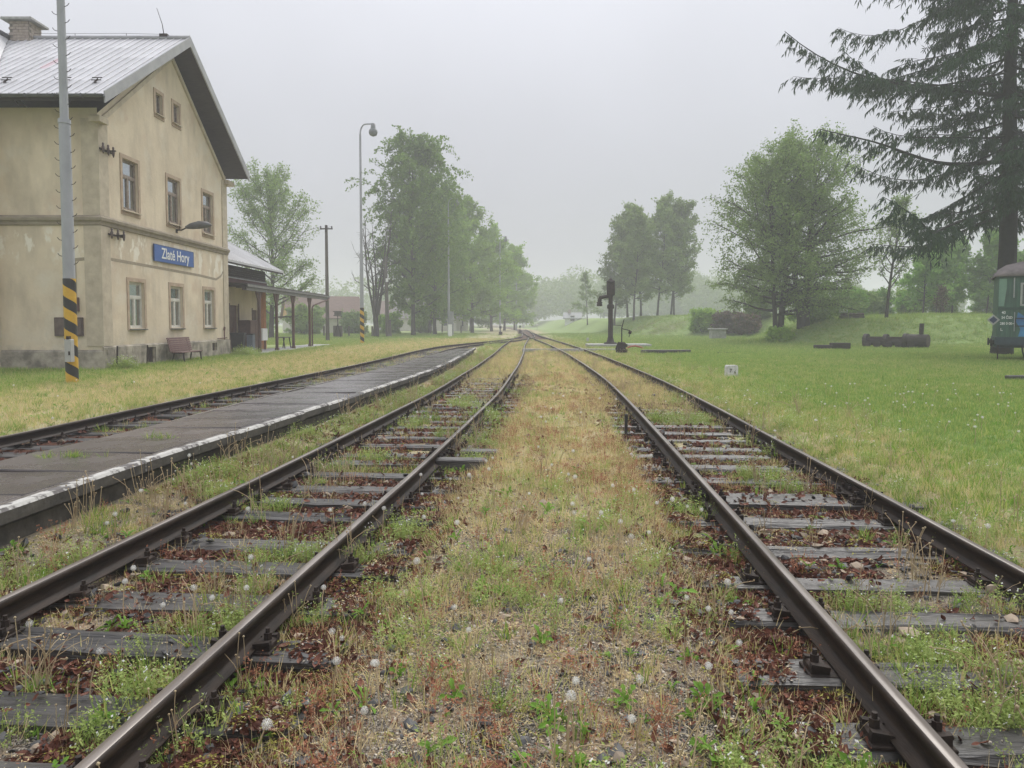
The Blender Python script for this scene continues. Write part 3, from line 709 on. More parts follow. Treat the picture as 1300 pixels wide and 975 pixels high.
# snow guards, aerial rod, ridge wire
for x in (-18.05, -17.1, -15.1, -14.05):
    yy, zz = YE0+1.05, EZ+1.05*math.tan(ang)
    m = MB(); m.bar((-.0, -.12, -.05), (0, .1, .14), .03, .05); m.box(-.17, .17, -.02, .01, .06, .085); m.box(-.17, .17, .05, .08, .16, .185); m.box(-.012, .012, -.1, .3, -.03, -.005)
    part('snow_guard', m, MT['iron'], ST, loc=(x+14, yy-YM, zz))
m = MB(); m.tube([(0, 0, 0), (-.07, 0, .5), (-.28, 0, 1.15)], [.02, .015, .01], 5); m.box(-.16, .16, -.1, .1, -.02, .1)
part('lightning_rod', m, MT['iron'], ST, loc=(-14.25+14, .0, RZ+.06))
m = MB()
for x in np.arange(-20, -14.3, 2.1): m.tube([(x, YM, RZ), (x, YM, RZ+.2)], .012, 4)
m.tube([(-21, YM, RZ+.2), (-18, YM, RZ+.19), (-16, YM, RZ+.2), (-14.3, YM, RZ+.16)], .007, 4); sp('conductor_wire', m, MT['iron'])
# annex with its roof, on the far side
AN = obj('annex', None, ST, loc=(0, 0, 0))
def ap(name, mb, mats):
    mb.v = [(x+14, y-30.65, z) for x, y, z in mb.v]; return part(name, mb, mats, AN)
mb = MB(); wall(mb, lambda u, z, d: (-15-d, u, z), YR, 44.6, -.3, lambda u: 3.6, [(37.4, 38.5, 0, 2.3), (39.0, 40.2, 0, 2.5), (42.4, 43.3, .0, 2.3)], depth=.2)
mb.box(-24, -15.0, 44.58, 44.6, -.3, 4.6); ap('annex_wall', mb, MT['plaster'])
mb = MB()
for a, b, h in ((37.4, 38.5, 2.3), (39.0, 40.2, 2.5), (42.4, 43.3, 2.3)):
    mb.box(-15.16, -15.1, a, b, 0, h); mb.box(-15.1, -15.08, a+.1, (a+b)/2-.05, .3, h-.9); mb.box(-15.1, -15.08, (a+b)/2+.05, b-.1, .3, h-.9); mb.box(-15.1, -15.08, a+.1, b-.1, h-.75, h-.12)
    for q in (a-.1, b): mb.box(-15.02, -14.97, q, q+.1, -.1, h+.1)
ap('annex_door', mb, MT['brownwood'])
mb = MB(); mb.box(-15.0, -14.95, 44.1, 44.62, -.3, 3.6); mb.box(-15.02, -14.96, 43.85, 44.05, -.3, 3.6); ap('orange_pilaster', mb, MT['orange'])
mb = MB(); 
for k in range(6): mb.box(-15.0, -14.96-.006*(k % 2), YR, 44.65, 3.95+k*.115, 3.95+(k+1)*.115-.008)
ap('gable_boarding', mb, MT['darkwood'])
mb = MB(); mb.box(-15.0, -14.90, YR, 44.66, 3.63, 3.93); ap('red_fascia', mb, MT['redwood'])
mb = MB(); mb.box(-14.97, -14.88, YR, 44.66, 3.93, 4.0); ap('fascia_trim', mb, MT['flash'])
mb = MB(); ax = [(-14.15, 4.62), (-19.6, 7.55), (-25, 4.62)]
mb.add([(x, y, z+dz) for dz in (0, .12) for y in (YR+.02, 45.6) for x, z in ax], [(0, 1, 4, 3), (1, 2, 5, 4), (6, 9, 10, 7), (7, 10, 11, 8), (0, 3, 9, 6), (3, 4, 10, 9), (4, 5, 11, 10), (0, 6, 7, 1), (1, 7, 8, 2)])
for k in range(19): 
    yy = YR+.2+k*.5; mb.bar((-14.15, yy, 4.75), (-19.6, yy, 7.68), .03, .03)
ap('annex_roof', mb, M('annex_sheet_metal', (.52,.52,.53), (.42,.42,.43), .45, 1, spec=.5))
mb = MB(); mb.bar((-14.2, YR, 4.6), (-14.2, 45.6, 4.6), .05, .12); ap('annex_eave', mb, MT['darkwood'])
# canopy
CN = obj('canopy', None, ST, loc=(0, 0, 0))
def cp(name, mb, mats):
    mb.v = [(x+14, y-30.65, z) for x, y, z in mb.v]; return part(name, mb, mats, CN)
mb = MB(); mb.add([(x, y, z+dz) for dz in (0, .06) for y in (37, 53.5) for x, z in ((-13.3, 3.5), (-15, 3.56))], [(0, 1, 3, 2), (4, 6, 7, 5), (0, 4, 5, 1), (2, 3, 7, 6), (0, 2, 6, 4), (1, 5, 7, 3)]); cp('canopy_roof', mb, MT['darkwood'])
mb = MB(); mb.box(-13.32, -13.26, 36.95, 53.55, 3.38, 3.5); mb.box(-13.38, -13.34, 37.0, 53.5, 3.2, 3.36); cp('canopy_gutter', mb, M('grey_gutter', (.19,.19,.18), (.13,.13,.13), .6))
mb = MB(); mb.box(-13.62, -13.46, 37.1, 53.4, 3.22, 3.42)
for yy in np.arange(37.4, 53.4, 1.3): mb.bar((-13.35, yy, 3.45), (-15, yy, 3.5), .08, .08)
cp('canopy_beams', mb, MT['darkwood'])
for yy in (39.3, 42.2, 45.4, 49.1):
    m = MB(); m.box(-.07, .07, -.07, .07, -.2, 3.22, ch=.01)
    for s in (-1, 1):
        m.prism([(s*.07, 2.45), (s*.2, 2.75), (s*.42, 3.1), (s*.45, 3.22), (s*.07, 3.22)], -.035, .035, axis='x')
    m.box(-.1, .1, -.1, .1, -.2, .12, ch=.01)
    part('post', m, MT['brownwood'], CN, loc=(-13.54+14, yy-YM, 0))
mb = MB(); mb.tube([(-13.3, 53.4, 3.35), (-13.32, 53, 3.2), (-13.5, 50.0, 2.75), (-13.52, 49.7, 2.6), (-13.52, 49.65, 2.3), (-13.52, 49.65, 0)], .05, 8); cp('downpipe', mb, MT['brownwood'])
mb = MB(); mb.box(-15, -13.05, 36.6, 54, -.3, -.02, ch=.02)
obj('pavement', mb.mesh('pavement', MT['stone']), kind='structure')
# wall fixtures
SIGN = thing('station_sign', 'blue station name sign with white lettering on gable wall', 'sign', (XF+.06, 30.45, 4.30))
m = MB(); m.box(-.02, .02, -1.76, 1.76, -.33, .33, ch=0); part('panel', m, MT['bluesign'], SIGN)
m = MB()
for a in ((-1.77, 1.77, .315, .335), (-1.77, 1.77, -.335, -.315)): m.box(-.022, .024, a[0], a[1], a[2], a[3])
for a in (-1.77, 1.75): m.box(-.022, .024, a, a+.02, -.315, .315)
for y in (-1.2, 1.2): m.box(-.06, -.02, y-.03, y+.03, -.25, .25)
part('frame', m, M('dark_blue_edge', (.02,.05,.16), (.02,.05,.16), .4), SIGN)
tm = text_mesh('Zlaté Hory', .60, MT['white'], .92)
obj('lettering', tm, SIGN, loc=(.027, .06, .0), rot=(R(90), 0, R(90)))
LW = thing('wall_lamp', 'grey street lamp head on wall bracket above station sign', 'lamp', (XF+.12, 30.8, 5.42))
m = MB(); m.tube([(-.15, 0, 0), (.1, 0, .0), (.35, 0, .12)], .03, 6); m.box(-.16, -.10, -.08, .08, -.12, .12); part('bracket', m, MT['iron'], LW)
m = MB(); m.tube([(.25, .0, .1), (.45, .08, .17), (.75, .2, .24), (1.05, .32, .26), (1.2, .38, .25)], [.05, .13, .17, .13, .03], 10); part('lamp_head', m, M('lamp_head_grey', (.12,.125,.12), (.09,.09,.09), .5), LW)
m = MB(); m.tube([(0, -.02, .05), (-.05, -.9, .22)], .012, 4); m.tube([(0, 0, 0), (.05, 0, .4)], .012, 4); part('stay_wire', m, MT['iron'], LW)
for (yy, zz, nm, lb) in ((25.6, 7.45, 'insulator_bracket', 'iron insulator bracket beside the first upper gable window'), (26.0, 4.62, 'insulator_bracket', 'row of small insulators below the string course near the corner')):
    b = thing(nm, lb, 'bracket', (XF+.03, yy, zz))
    m = MB(); L = .8 if zz > 6 else .95
    m.box(0, .05, -.5, L-.5, -.03, .03); m.box(.05, .35, -.12, -.06, -.02, .02); part('arm', m, MT['iron'], b)
    for k in range(3):
        m = MB(); m.lathe([(.01, -.18), (.035, -.12), (.05, -.02), (.05, .05), (.03, .1), (.04, .16), (.01, .2)], 8); part('insulator', m, M('insulator_brown', (.07,.05,.045), (.1,.07,.06), .3), b, loc=(.1, -.42+k*(L-.16)/2, .02))
EB = thing('electric_box', 'small brown electric box on the shaded side wall', 'box', (-14.98, YL-.06, 2.18))
m = MB(); m.box(-.22, .2, -.06, .06, -.24, .24, ch=.01); part('casing', m, MT['brownwood'], EB)
m = MB(); m.box(-.2, .18, -.068, -.058, -.22, .22); part('lid', m, M('brown_lid', (.10,.07,.06), (.07,.05,.045), .6), EB)
for x, lb in ((-15.42, 'left rusty wall niche on the side wall behind the striped mast'), (-14.86, 'right rusty wall niche on the side wall behind the striped mast')):
    e = thing('meter_cabinet', lb, 'cabinet', (x, YL-.04, 1.42))
    m = MB(); m.box(-.2, .2, -.04, .05, -.32, .32, ch=.01); part('casing', m, M('rusty_cabinet', (.11,.075,.06), (.06,.045,.04), .8), e)
    m = MB(); m.box(-.16, .16, -.05, -.035, -.27, .27); part('door', m, M('cabinet_door', (.16,.12,.10), (.08,.06,.055), .8), e)
# bench in front of gable wall
BN = thing('park_bench', 'dark red slatted bench in front of the gable wall', 'bench', (-13.35, 30.2, -.07))
wood = M('bench_slats', (.105,.05,.045), (.15,.08,.07), .55, 5)
for k in range(7):
    m = MB(); m.box(-.015, .015, -1.0, 1.0, -.036, .036, ch=.006); part('back_slat', m, wood, BN, loc=(-.30-.018*k, 0, .50+k*.082), rot=(0, -.2, 0))
for k in range(5):
    m = MB(); m.box(-.036, .036, -1.0, 1.0, -.015, .015, ch=.006); part('seat_slat', m, wood, BN, loc=(-.2+k*.085, 0, .44))
for s in (-.8, .8):
    m = MB(); m.bar((-.28, s, .40), (-.45, s, 1.02), .05, .03); m.box(-.3, .2, s-.025, s+.025, .38, .42); m.bar((.15, s, .40), (.2, s, 0), .05, .04); m.bar((-.22, s, .40), (-.3, s, 0), .05, .04)
    part('leg_frame', m, MT['iron'], BN)
for yy, h, lb in ((25.35, .75, 'rusty stake at the station corner by the plinth'), (27.45, .72, 'rusty stake left of the barred basement window')):
    m = MB(); m.tube([(0, 0, -.2), (.03, .02, h)], .03, 6); obj('iron_stake', m.mesh('iron_stake', MT['iron']), None, lb, 'stake', loc=(-13.7, yy, 0))
m = MB(); m.tube([(0, 0, 0), (0, 0, .45)], .03, 6); m.tube([(0, -.8, .05), (0, .3, .08)], .025, 6); m.tube([(0, 0, .45), (0, .05, .6)], .05, 6)
obj('wall_tap', m.mesh('wall_tap', M('rusty_pipe', (.16,.07,.05), (.08,.045,.04), .7)), None, 'rusty pipe and tap low on the gable wall', 'pipe', loc=(XF+.07, 35.5, .75))
# things below the canopy
WB = thing('wheelie_bin', 'black wheelie bin standing under the canopy', 'bin', (-14.2, 38.0, -.02), .2)
m = MB(); m.add([(-.26,-.26,.06),(.26,-.26,.06),(.26,.26,.06),(-.26,.26,.06),(-.33,-.33,.98),(.33,-.33,.98),(.33,.33,.98),(-.33,.33,.98)], [(3,2,1,0),(4,5,6,7),(0,1,5,4),(1,2,6,5),(2,3,7,6),(3,0,4,7)]); part('body', m, MT['binblack'], WB)
m = MB(); m.box(-.36, .36, -.36, .36, .98, 1.06, ch=.03); part('lid', m, MT['binblack'], WB)
for s in (-.22, .22):
    m = MB(); m.tube([(s, .28, .09), (s+.05, .28, .09)], .09, 10); part('wheel', m, MT['black'], WB)
GB = thing('grey_bin', 'narrow blue grey bin between wheelie bin and cupboard', 'bin', (-13.9, 39.0, -.02))
m = MB(); m.box(-.16, .16, -.2, .2, 0, .95, ch=.02); part('body', m, M('bluegrey', (.16,.19,.22), (.13,.15,.18), .5), GB); m = MB(); m.box(-.18, .18, -.22, .22, .95, 1.0, ch=.02); part('lid', m, MT['binblack'], GB)
CB = thing('cupboard', 'tall dark brown cupboard against the annex wall', 'cupboard', (-14.62, 40.9, -.02))
m = MB(); m.box(-.3, .3, -.8, .8, 0, 1.72, ch=.02); part('carcass', m, MT['brownwood'], CB)
for s in (-1, 1):
    m = MB(); m.box(.3, .32, min(s*.02, s*.76), max(s*.02, s*.76), .08, 1.65, ch=0); part('door', m, MT['brownwood'], CB)
WP = thing('white_box', 'white box on legs beside the orange pilaster', 'box', (-14.6, 42.9, -.02))
m = MB(); m.box(-.15, .15, -.45, .45, .55, 1.25, ch=.02); part('box', m, MT['white'], WP)
m = MB()
for s in (-.4, .4): m.box(-.03, .03, s-.03, s+.03, 0, .55)
part('legs', m, MT['iron'], WP)
PT = thing('wooden_table', 'low wooden table at the end of the annex wall', 'table', (-14.2, 45.6, -.02))
for k in range(4): m = MB(); m.box(-.3+.15*k, -.3+.15*k+.14, -.8, .8, .66, .70, ch=.005); part('table_board', m, MT['post'], PT)
for s in (-.6, .6): m = MB(); m.bar((-.25, s, 0), (-.15, s, .66), .06, .05); m.bar((.25, s, 0), (.15, s, .66), .06, .05); part('trestle', m, MT['iron'], PT)

# ------------------------------------------------------------------ masts and poles
def mast(loc, label, stripes, pegs, H=16.8, r0=.15, r1=.105, arm=1.0, box=False, group='tall platform lamp masts'):
    o = thing('lamp_mast', label, 'lamp mast', loc, 0, group)
    m = MB(); m.tube([(0, 0, -.4), (0, 0, 2.0), (0, 0, 6.95)], [r0, r0, r0*.93], 16); m.tube([(0, 0, 6.9), (0, 0, 7.02)], [r0*1.04, r0*1.0], 16)
    m.tube([(0, 0, 7.0), (0, 0, H-.8)], [r1, r1*.75], 14)
    part('pole', m, MT['galv'], o)
    m = MB(); pts = [(0, 0, H-.85)]+[(arm*.45*(1-math.cos(a)), 0, H-.8+.75*math.sin(a)) for a in np.linspace(0.15, math.pi/2, 6)]+[(arm, 0, H-.03)]
    m.tube(pts, r1*.55, 8); part('arm', m, MT['galv'], o)
    m = MB(); m.lathe([(.05, .12), (.16, .08), (.19, -.25), (.2, -.3), (.32, -.42), (.34, -.62), (.26, -.8), (.02, -.9)][::-1], 14, c=(arm, 0, H-.1)); part('lantern', m, M('lantern_grey', (.2,.21,.21), (.14,.15,.15), .5), o)
    if stripes:
        top = 2.83; n = 20; m = MB(); k = .29/(2*math.pi)*1.25; step = .29; rr = r0+.006; rows = int(top/step)+4
        for i in range(-2, rows):
            for j in range(n):
                a0, a1 = 2*math.pi*j/n, 2*math.pi*(j+1)/n
                # downward to the right when seen from the front
                q = [(a0, i*step-.46*math.cos(0)*((a0+math.pi*.5) % (2*math.pi))/(2*math.pi)*1.26), (a1, i*step-.46*((a0+math.pi*.5) % (2*math.pi)+2*math.pi/n)/(2*math.pi)*1.26)]
                z = [max(.0, min(top, zz)) for zz in (q[0][1], q[1][1], q[1][1]+step, q[0][1]+step)]
                if max(z)-min(z) < 1e-4: continue
                m.add([(rr*math.cos(a), rr*math.sin(a), zz) for a, zz in zip((a0, a1, a1, a0), z)], [(0, 1, 2, 3)], i % 2)
        part('warning_stripes', m, [MT['yellow'], MT['black']], o)
    if pegs:
        for i in range(int((H-4.5)/.21)):
            z = 3.2+i*.21; s = -1 if i % 2 else 1; rr = r0*.94 if z < 6.95 else r1*.95
            m = MB(); m.tube([(s*rr*.8, 0, 0), (s*(rr+.08), -.02, .03), (s*(rr+.13), -.02, .09)], .009, 5); part('climbing_peg', m, MT['iron'], o, loc=(0, 0, z))
    if box:
        m = MB(); m.box(.0, .17, -.30, -.155, .62, 1.22, ch=.015); part('junction_box', m, M('pale_grey_box', (.42,.42,.40), (.35,.35,.34), .5), o)
        m = MB(); m.box(.05, .12, -.31, -.2, 1.22, 1.3); m.box(.1, .14, -.31, -.3, .8, .9); part('box_hinge', m, MT['iron'], o)
    return o
mast((-11.82, 19.64, -.1), 'near grey mast with black and yellow striped foot and climbing pegs', True, True, 16.8, .15, .105, 1.0, True)
mast((-11.63, 56.9, -.1), 'striped foot lamp mast standing in front of the birch', True, False, 16.9)
mast((-7.75, 90, -.1), 'plain grey lamp mast beside the grey cabinets', False, False, 16.8)
mast((-2.1, 129, -.1), 'lamp mast third along the row, at the end of the trees', False, False, 16.8)
mast((1.0, 163, -.1), 'farthest lamp mast, faint in the fog', False, False, 16.8)
def upole(loc, label, H, r=.15, lean=0, cross=True, pair=False):
    o = thing('utility_pole', label, 'utility pole', loc)
    m = MB(); m.tube([(0, 0, -.3), (lean*.5, 0, H/2), (lean, 0, H)], [r*1.2, r, r*.8], 10); part('pole', m, MT['post'], o)
    if cross:
        m = MB(); m.box(lean-.55, lean+.55, -.06, .06, H-.35, H-.25); m.box(lean-.08, lean+.08, -.16, .16, H-.6, H); part('crossarm', m, MT['iron'], o)
        for s in (-.48, .48):
            m = MB(); m.lathe([(.02, -.02), (.06, .04), (.06, .14), (.02, .2)], 8, c=(lean+s, 0, H-.25)); part('insulator', m, MT['iron'], o)
    if pair:
        m = MB(); m.tube([(.25, .1, -.3), (.22, .1, 2.0)], [.2, .14], 8); part('brace_stub', m, MT['post'], o)
        m = MB(); m.box(-.14, .14, -.2, -.12, 6.2, 6.6); part('number_plate', m, MT['white'], o)
    return o
upole((-16.1, 64, -.1), 'wooden utility pole with crossarm beyond the canopy', 10.1)
upole((-13.9, 82, -.1), 'thick leaning utility pole beside the bare tree', 9.0, .2, -.18, False, True)
upole((-11.9, 125, -.1), 'thin dark pole among the tree trunks', 7, .1, 0, False)
# wires
m = MB()
for dx, dz in ((-.45, 10.0), (.45, 10.0)):
    pts = []
    for k in range(13):
        t = k/12; x = -16.1+dx+(-48+16.1)*t; y = 64+16*t; pts.append((x, y, dz-.1-3.0*t-1.8*math.sin(math.pi*t)*.6))
    m.tube(pts, .012, 4)
obj('power_line', m.mesh('power_line', MT['iron']), None, 'two thin overhead wires running left from the utility pole', 'wire')
m = MB(); m.tube([(-48, 80, -.3), (-48, 80, 7)], [.15, .1], 8); obj('utility_pole', m.mesh('utility_pole', MT['post']), None, 'distant utility pole carrying the wires behind the station', 'utility pole')
# fence stakes and other small things on the left
for x, y, lb in ((-21.8, 85, 'dark fence stake left of the wooden utility pole'), (-18.9, 85, 'dark fence stake between the wooden stand and the striped lamp mast'), (-16.2, 85, 'dark fence stake beside the bare multi-stem tree'), (-11.7, 105, 'dark fence stake right of the crooked tree trunk'), (-7.5, 108, 'dark fence stake to the right of the white cabinet')):
    m = MB(); m.box(-.09, .09, -.09, .09, -.2, 1.25, ch=.03); obj('fence_stake', m.mesh('fence_stake', MT['post']), None, lb, 'stake', 'fence stakes along the yard', loc=(x, y, float(terr(x, y))))
ws = thing('wooden_stand', 'dark wooden stand with board and roofed box on a post', 'stand', (-19.0, 80, -.1))
m = MB(); m.box(-.5, .5, -.04, .04, .1, 1.35); part('board', m, MT['post'], ws)
m = MB(); m.bar((-.42, -.3, 0), (0, -.1, 1.5), .1, .08); m.bar((.42, -.3, 0), (0, -.1, 1.5), .1, .08); part('a_frame', m, MT['iron'], ws)
m = MB(); m.box(-.05, .05, -.05, .05, 0, 2.5); part('post', m, MT['post'], ws)
m = MB(); m.box(-.4, .4, -.3, .3, 2.4, 2.5); m.box(-.3, .3, -.25, .25, 2.5, 2.85); m.box(-.45, .45, -.35, .35, 2.85, 2.95); part('box', m, MT['post'], ws)
def cabinet(loc, w_, h, mt, label):
    o = thing('cabinet', label, 'cabinet', loc); m = MB(); m.box(-w_/2, w_/2, -.2, .2, -.1, h, ch=.02); part('casing', m, mt, o)
    m = MB(); m.box(-w_/2-.03, w_/2+.03, -.24, .24, h, h+.05); part('lid', m, MT['greybox'], o); m = MB(); m.box(-w_/2+.04, w_/2-.04, -.215, -.195, .15, h-.1); m.box(w_/2-.12, w_/2-.09, -.23, -.21, h*.5, h*.6); part('door', m, mt, o)
cabinet((-7.1, 84, -.1), .42, 1.5, MT['white'], 'white electric cabinet right of the plain lamp mast')
cabinet((-7.35, 89.2, -.1), .5, 3.0, MT['greybox'], 'tall grey cabinet against the plain lamp mast')
# switch stands and far signs
def pointstand(loc, label, s=1.0, lever=True):
    o = thing('switch_stand', label, 'switch stand', loc, 0)
    m = MB(); m.box(-.28*s, .28*s, -.2*s, .2*s, -.05, .12*s, ch=.02); m.box(-.2*s, .2*s, -.13*s, .13*s, .12*s, .5*s, ch=.06*s); m.tube([(-.22*s, 0, .32*s), (.3*s, 0, .32*s)], .09*s, 10); part('base', m, MT['iron'], o)
    if lever:
        m = MB(); m.tube([(0, 0, .4*s), (.0, 0, 1.25*s), (.12*s, 0, 1.7*s)], [.035, .03, .02], 6); m.tube([(.02*s, 0, 1.2*s), (.45*s, 0, 1.1*s)], .025, 6); m.tube([(.38*s, 0, .75*s), (.45*s, 0, 1.1*s)], .02, 6); part('lever', m, MT['iron'], o)
        m = MB(); m.tube([(.36*s, 0, 1.02*s), (.5*s, 0, .99*s)], .09*s, 10); m.tube([(-.3*s, -.05, .1), (-.15*s, -.05, .5*s)], .06, 8); part('counterweight', m, MT['iron'], o)
    else:
        m = MB(); m.tube([(0, 0, .4*s), (0, 0, .9*s)], .04, 6); m.box(-.16*s, .16*s, -.12*s, .12*s, .9*s, 1.25*s, ch=.06); part('lantern', m, MT['black'], o)
pointstand((5.75, 38.4, .05), 'black switch lever with counterweight beside the water crane', 1.0)
pointstand((-1.55, 98, -.1), 'small switch stand with lantern left of the far tracks', 1.0, False)
pointstand((1.3, 118, -.1), 'distant switch stand beside the merging tracks', 1.0, False)
def sign(loc, w_, h, label, H=1.2, rnd=False):
    o = thing('trackside_sign', label, 'sign', loc); m = MB(); m.tube([(0, 0, -.2), (0, 0, H)], .03, 6); part('post', m, MT['galv'], o)
    m = MB()
    if rnd: m.tube([(0, -.06, H), (0, -.04, H)], w_/2, 14, smooth=False)
    else: m.box(-w_/2, w_/2, -.06, -.04, H-h/2, H+h/2)
    part('plate', m, MT['white'], o)
sign((2.15, 140, -.1), .5, .6, 'small white square sign beyond the merging tracks', 1.1)
sign((5.3, 155, -.1), .45, .45, 'small white round sign at the foot of the foggy wood', 1.3, True)
m = MB(); m.box(-.1, .1, -.08, .08, -.2, .35, ch=.03); obj('marker_stone', m.mesh('marker_stone', MT['stone']), None, 'small white marker stone beside the far end of the right track', 'marker stone', loc=(6.4, 62, -.05))
# white channel across the tracks and crane foot
m = MB(); m.box(-.4, 3.0, -.13, .13, 0, .22, ch=.02); m.box(3.05, 5.6, -.13, .13, 0, .22, ch=.02); obj('cable_channel', m.mesh('cable_channel', MT['stone']), None, 'pale concrete cable channel crossing the right track', 'cable channel', loc=(1.0, 43.5, -.2))
# water crane
WC = thing('water_crane', 'dark iron locomotive water crane on concrete foot', 'water crane', (6.65, 49.5, -.1))
m = MB(); m.box(-1.6, 2.6, -1.0, 1.0, -.2, .24, ch=.03); part('foot_slab', m, MT['stone'], WC)
m = MB(); m.lathe([(.45, .22), (.45, .32), (.27, .36), (.2, .6), (.17, .7), (.16, 2.55), (.15, 2.62)], 16); m.lathe([(.22, 2.6), (.24, 2.68), (.24, 2.82), (.2, 2.9)], 16); part('column', m, MT['iron'], WC)
m = MB(); m.lathe([(.15, 2.88), (.14, 3.4), (.2, 3.5), (.27, 3.55)], 16); part('neck', m, MT['iron'], WC)
m = MB(); m.lathe([(.25, 3.5), (.28, 3.55), (.28, 4.3), (.25, 4.36), (.3, 4.38), (.28, 4.45), (.12, 4.55), (.1, 4.62), (.02, 4.66)], 18); part('head_tank', m, MT['iron'], WC)
m = MB(); m.tube([(-.1, 0, 3.45), (-.4, 0, 3.42), (-.68, 0, 3.35), (-.74, 0, 3.2), (-.75, 0, 3.05)], [.12, .11, .13, .14, .13], 12); part('arm', m, MT['iron'], WC)
m = MB(); m._lathe([(.13, 3.08), (.19, 3.05), (.19, 2.98), (.15, 2.96), (.19, 2.92), (.19, 2.78), (.1, 2.78)], 14, (-.75, 0, 0), 0, True); part('spout', m, MT['iron'], WC)
m = MB(); m.tube([(.15, 0, 1.5), (.7, 0, 1.48)], .02, 6); m.tube([(.7, -.1, 1.48), (.7, .1, 1.48)], .03, 6); part('valve_handle', m, MT['iron'], WC)
m = MB(); m.tube([(7.0, 45.2, -.1), (7.25, 45.2, .08), (7.6, 45.2, .14), (7.95, 45.2, .06), (8.2, 45.2, -.12)], .05, 8); obj('hose', m.mesh('hose', MT['redhose']), None, 'short red hose arching over the grass by the water crane', 'hose')
m = MB(); m.box(0, 2.6, -.14, .14, -.05, .22, ch=.02); obj('timber_beam', m.mesh('timber_beam', MT['sleeper']), None, 'dark timber beam lying in grass right of the switch lever', 'timber', loc=(6.8, 38.6, -.08))
m = MB(); m.box(0, 2.4, -.05, .05, -.05, .06); obj('iron_rod', m.mesh('iron_rod', MT['iron']), None, 'thin dark rod lying in grass beyond the timber beam', 'rod', loc=(9.5, 38.9, -.05))
# hectometre stone
HM = thing('hectometre_post', 'white painted number stone beside the right track', 'milestone', (6.66, 22.2, -.1), R(8))
m = MB(); m.prism([(-.18, -.15), (.18, -.15), (.165, .33), (.14, .37), (-.14, .37), (-.165, .33)], -.11, .11); part('stone', m, M('worn_white_stone', (.68,.68,.66), (.42,.42,.40), .8, 9, bump=.4), HM)
m = MB(); m.box(-.012, .012, -.118, -.108, -.05, .22)
tm = text_mesh('7', .17, MT['black'], .9, .003); obj('numeral', tm, HM, loc=(-.075, -.113, .2), rot=(R(90), 0, 0))
tm = text_mesh('6', .14, MT['black'], .9, .003); obj('numeral', tm, HM, loc=(.07, -.113, .16), rot=(R(90), 0, 0))
m = MB(); m.box(-.022, .022, -.022, .022, -.15, .26, ch=.005); obj('short_stake', m.mesh('short_stake', MT['black']), None, 'short black stake standing left of the right track', 'stake', loc=(1.77, 11.3, -.12))

# ------------------------------------------------------------------ wagon
WG = thing('railway_wagon', 'old green railway wagon with blue spray paint and brown roof', 'railway wagon', (20.5, 31.0, 0), R(-30))
L = 11.0
m = MB(); m.box(0, L, 0, 2.8, .95, 3.55); part('body', m, MT['green'], WG)
m = MB(); m.box(-.05, L+.05, -.02, 2.82, .62, .95); m.box(0, L, .35, 2.45, .5, .64); part('underframe', m, M('dark_bluegreen', (.035,.06,.075), (.025,.04,.05), .6), WG)
m = MB(); pr = [(-.1, 3.5)]+[(1.4-1.52*math.cos(a), 3.56+.66*math.sin(a)) for a in np.linspace(.0, math.pi, 13)]+[(2.9, 3.5)]
sec = [(-.12, .18, .9), (.05, .5, .97), (.35, .78, 1), (.9, .96, 1), (1.6, 1, 1), (L+.12, 1, 1)]
vv = [(x, 1.4+(a-1.4)*wf, 3.5+(b-3.5)*hf) for x, hf, wf in sec for a, b in pr]; n = len(pr)
m.add(vv, [(j*n+k, j*n+k+1, (j+1)*n+k+1, (j+1)*n+k) for j in range(len(sec)-1) for k in range(n-1)], 0, True); m.add(vv[:n], [tuple(range(n))]); m.add(vv[-n:], [tuple(range(n-1, -1, -1))]); part('roof', m, MT['wagonroof'], WG)
m = MB(); m.box(0.02, L-.02, -.03, -.0, 2.1, 2.2); m.box(.02, L-.02, -.03, -.002, 3.45, 3.54); part('waist_rail', m, M('dark_green_rail', (.03,.06,.05), (.04,.07,.06), .6), WG)
m = MB(); m.add([(.03, -.006, 2.25), (.22, -.006, 2.25), (.3, -.006, 3.0), (.30, -.006, 3.4), (.03, -.006, 3.4)], [(0, 1, 2, 3, 4)]); part('end_recess_panel', m, MT['palegreen'], WG, label='flat pale green panel standing in for the end recess')  # flat lighter panel added in place of the recessed wagon end
m = MB(); m.box(.54, .58, -.02, -.001, 2.6, 3.44); m.tube([(.6, -.06, 1.2), (.6, -.06, 2.0)], .015, 6); part('grab_rail', m, MT['flash'], WG)
for k in range(4):
    x = .78+k*2.4; o = obj('window', None, WG, loc=(x, 0, 2.3))
    m = MB(); 
    for a in ((0, 1.3, -.04, .03), (0, 1.3, .85, .92)): m.box(a[0], a[1], -.035, -.001, a[2], a[3])
    for a in (0, 1.23): m.box(a, a+.07, -.035, -.001, .03, .85)
    part('frame', m, MT['stone'], o); m = MB(); m.box(.07, 1.23, -.012, -.004, .03, .85); part('pane', m, M('wagon_glass', (.06,.08,.075), (.1,.12,.11), .12), o)
m = MB()
def blob(pts, d, mi): m.add([(x, -d, z) for x, z in pts], [tuple(range(len(pts)))], mi)
blob([(.75, .98), (1.2, .98), (1.3, 2.07), (1.1, 2.09), (.98, 1.8), (.72, 2.0), (.66, 1.6), (.82, 1.3)], .004, 0)
blob([(1.2, .98), (3.2, .98), (3.1, 2.08), (1.35, 2.08), (1.25, 1.5)], .007, 1); blob([(1.6, 1.1), (2.4, 1.05), (2.7, 1.9), (1.9, 2.0)], .010, 0)
part('spray_paint', m, [MT['blue'], MT['pink']], WG)
m = MB(); 
for a in ((.62, .98, 1.4, 1.44), (.62, .98, 1.72, 1.76)): m.box(a[0], a[1], -.03, -.005, a[2], a[3])
for a in (.62, .94): m.box(a, a+.04, -.03, -.005, 1.44, 1.72)
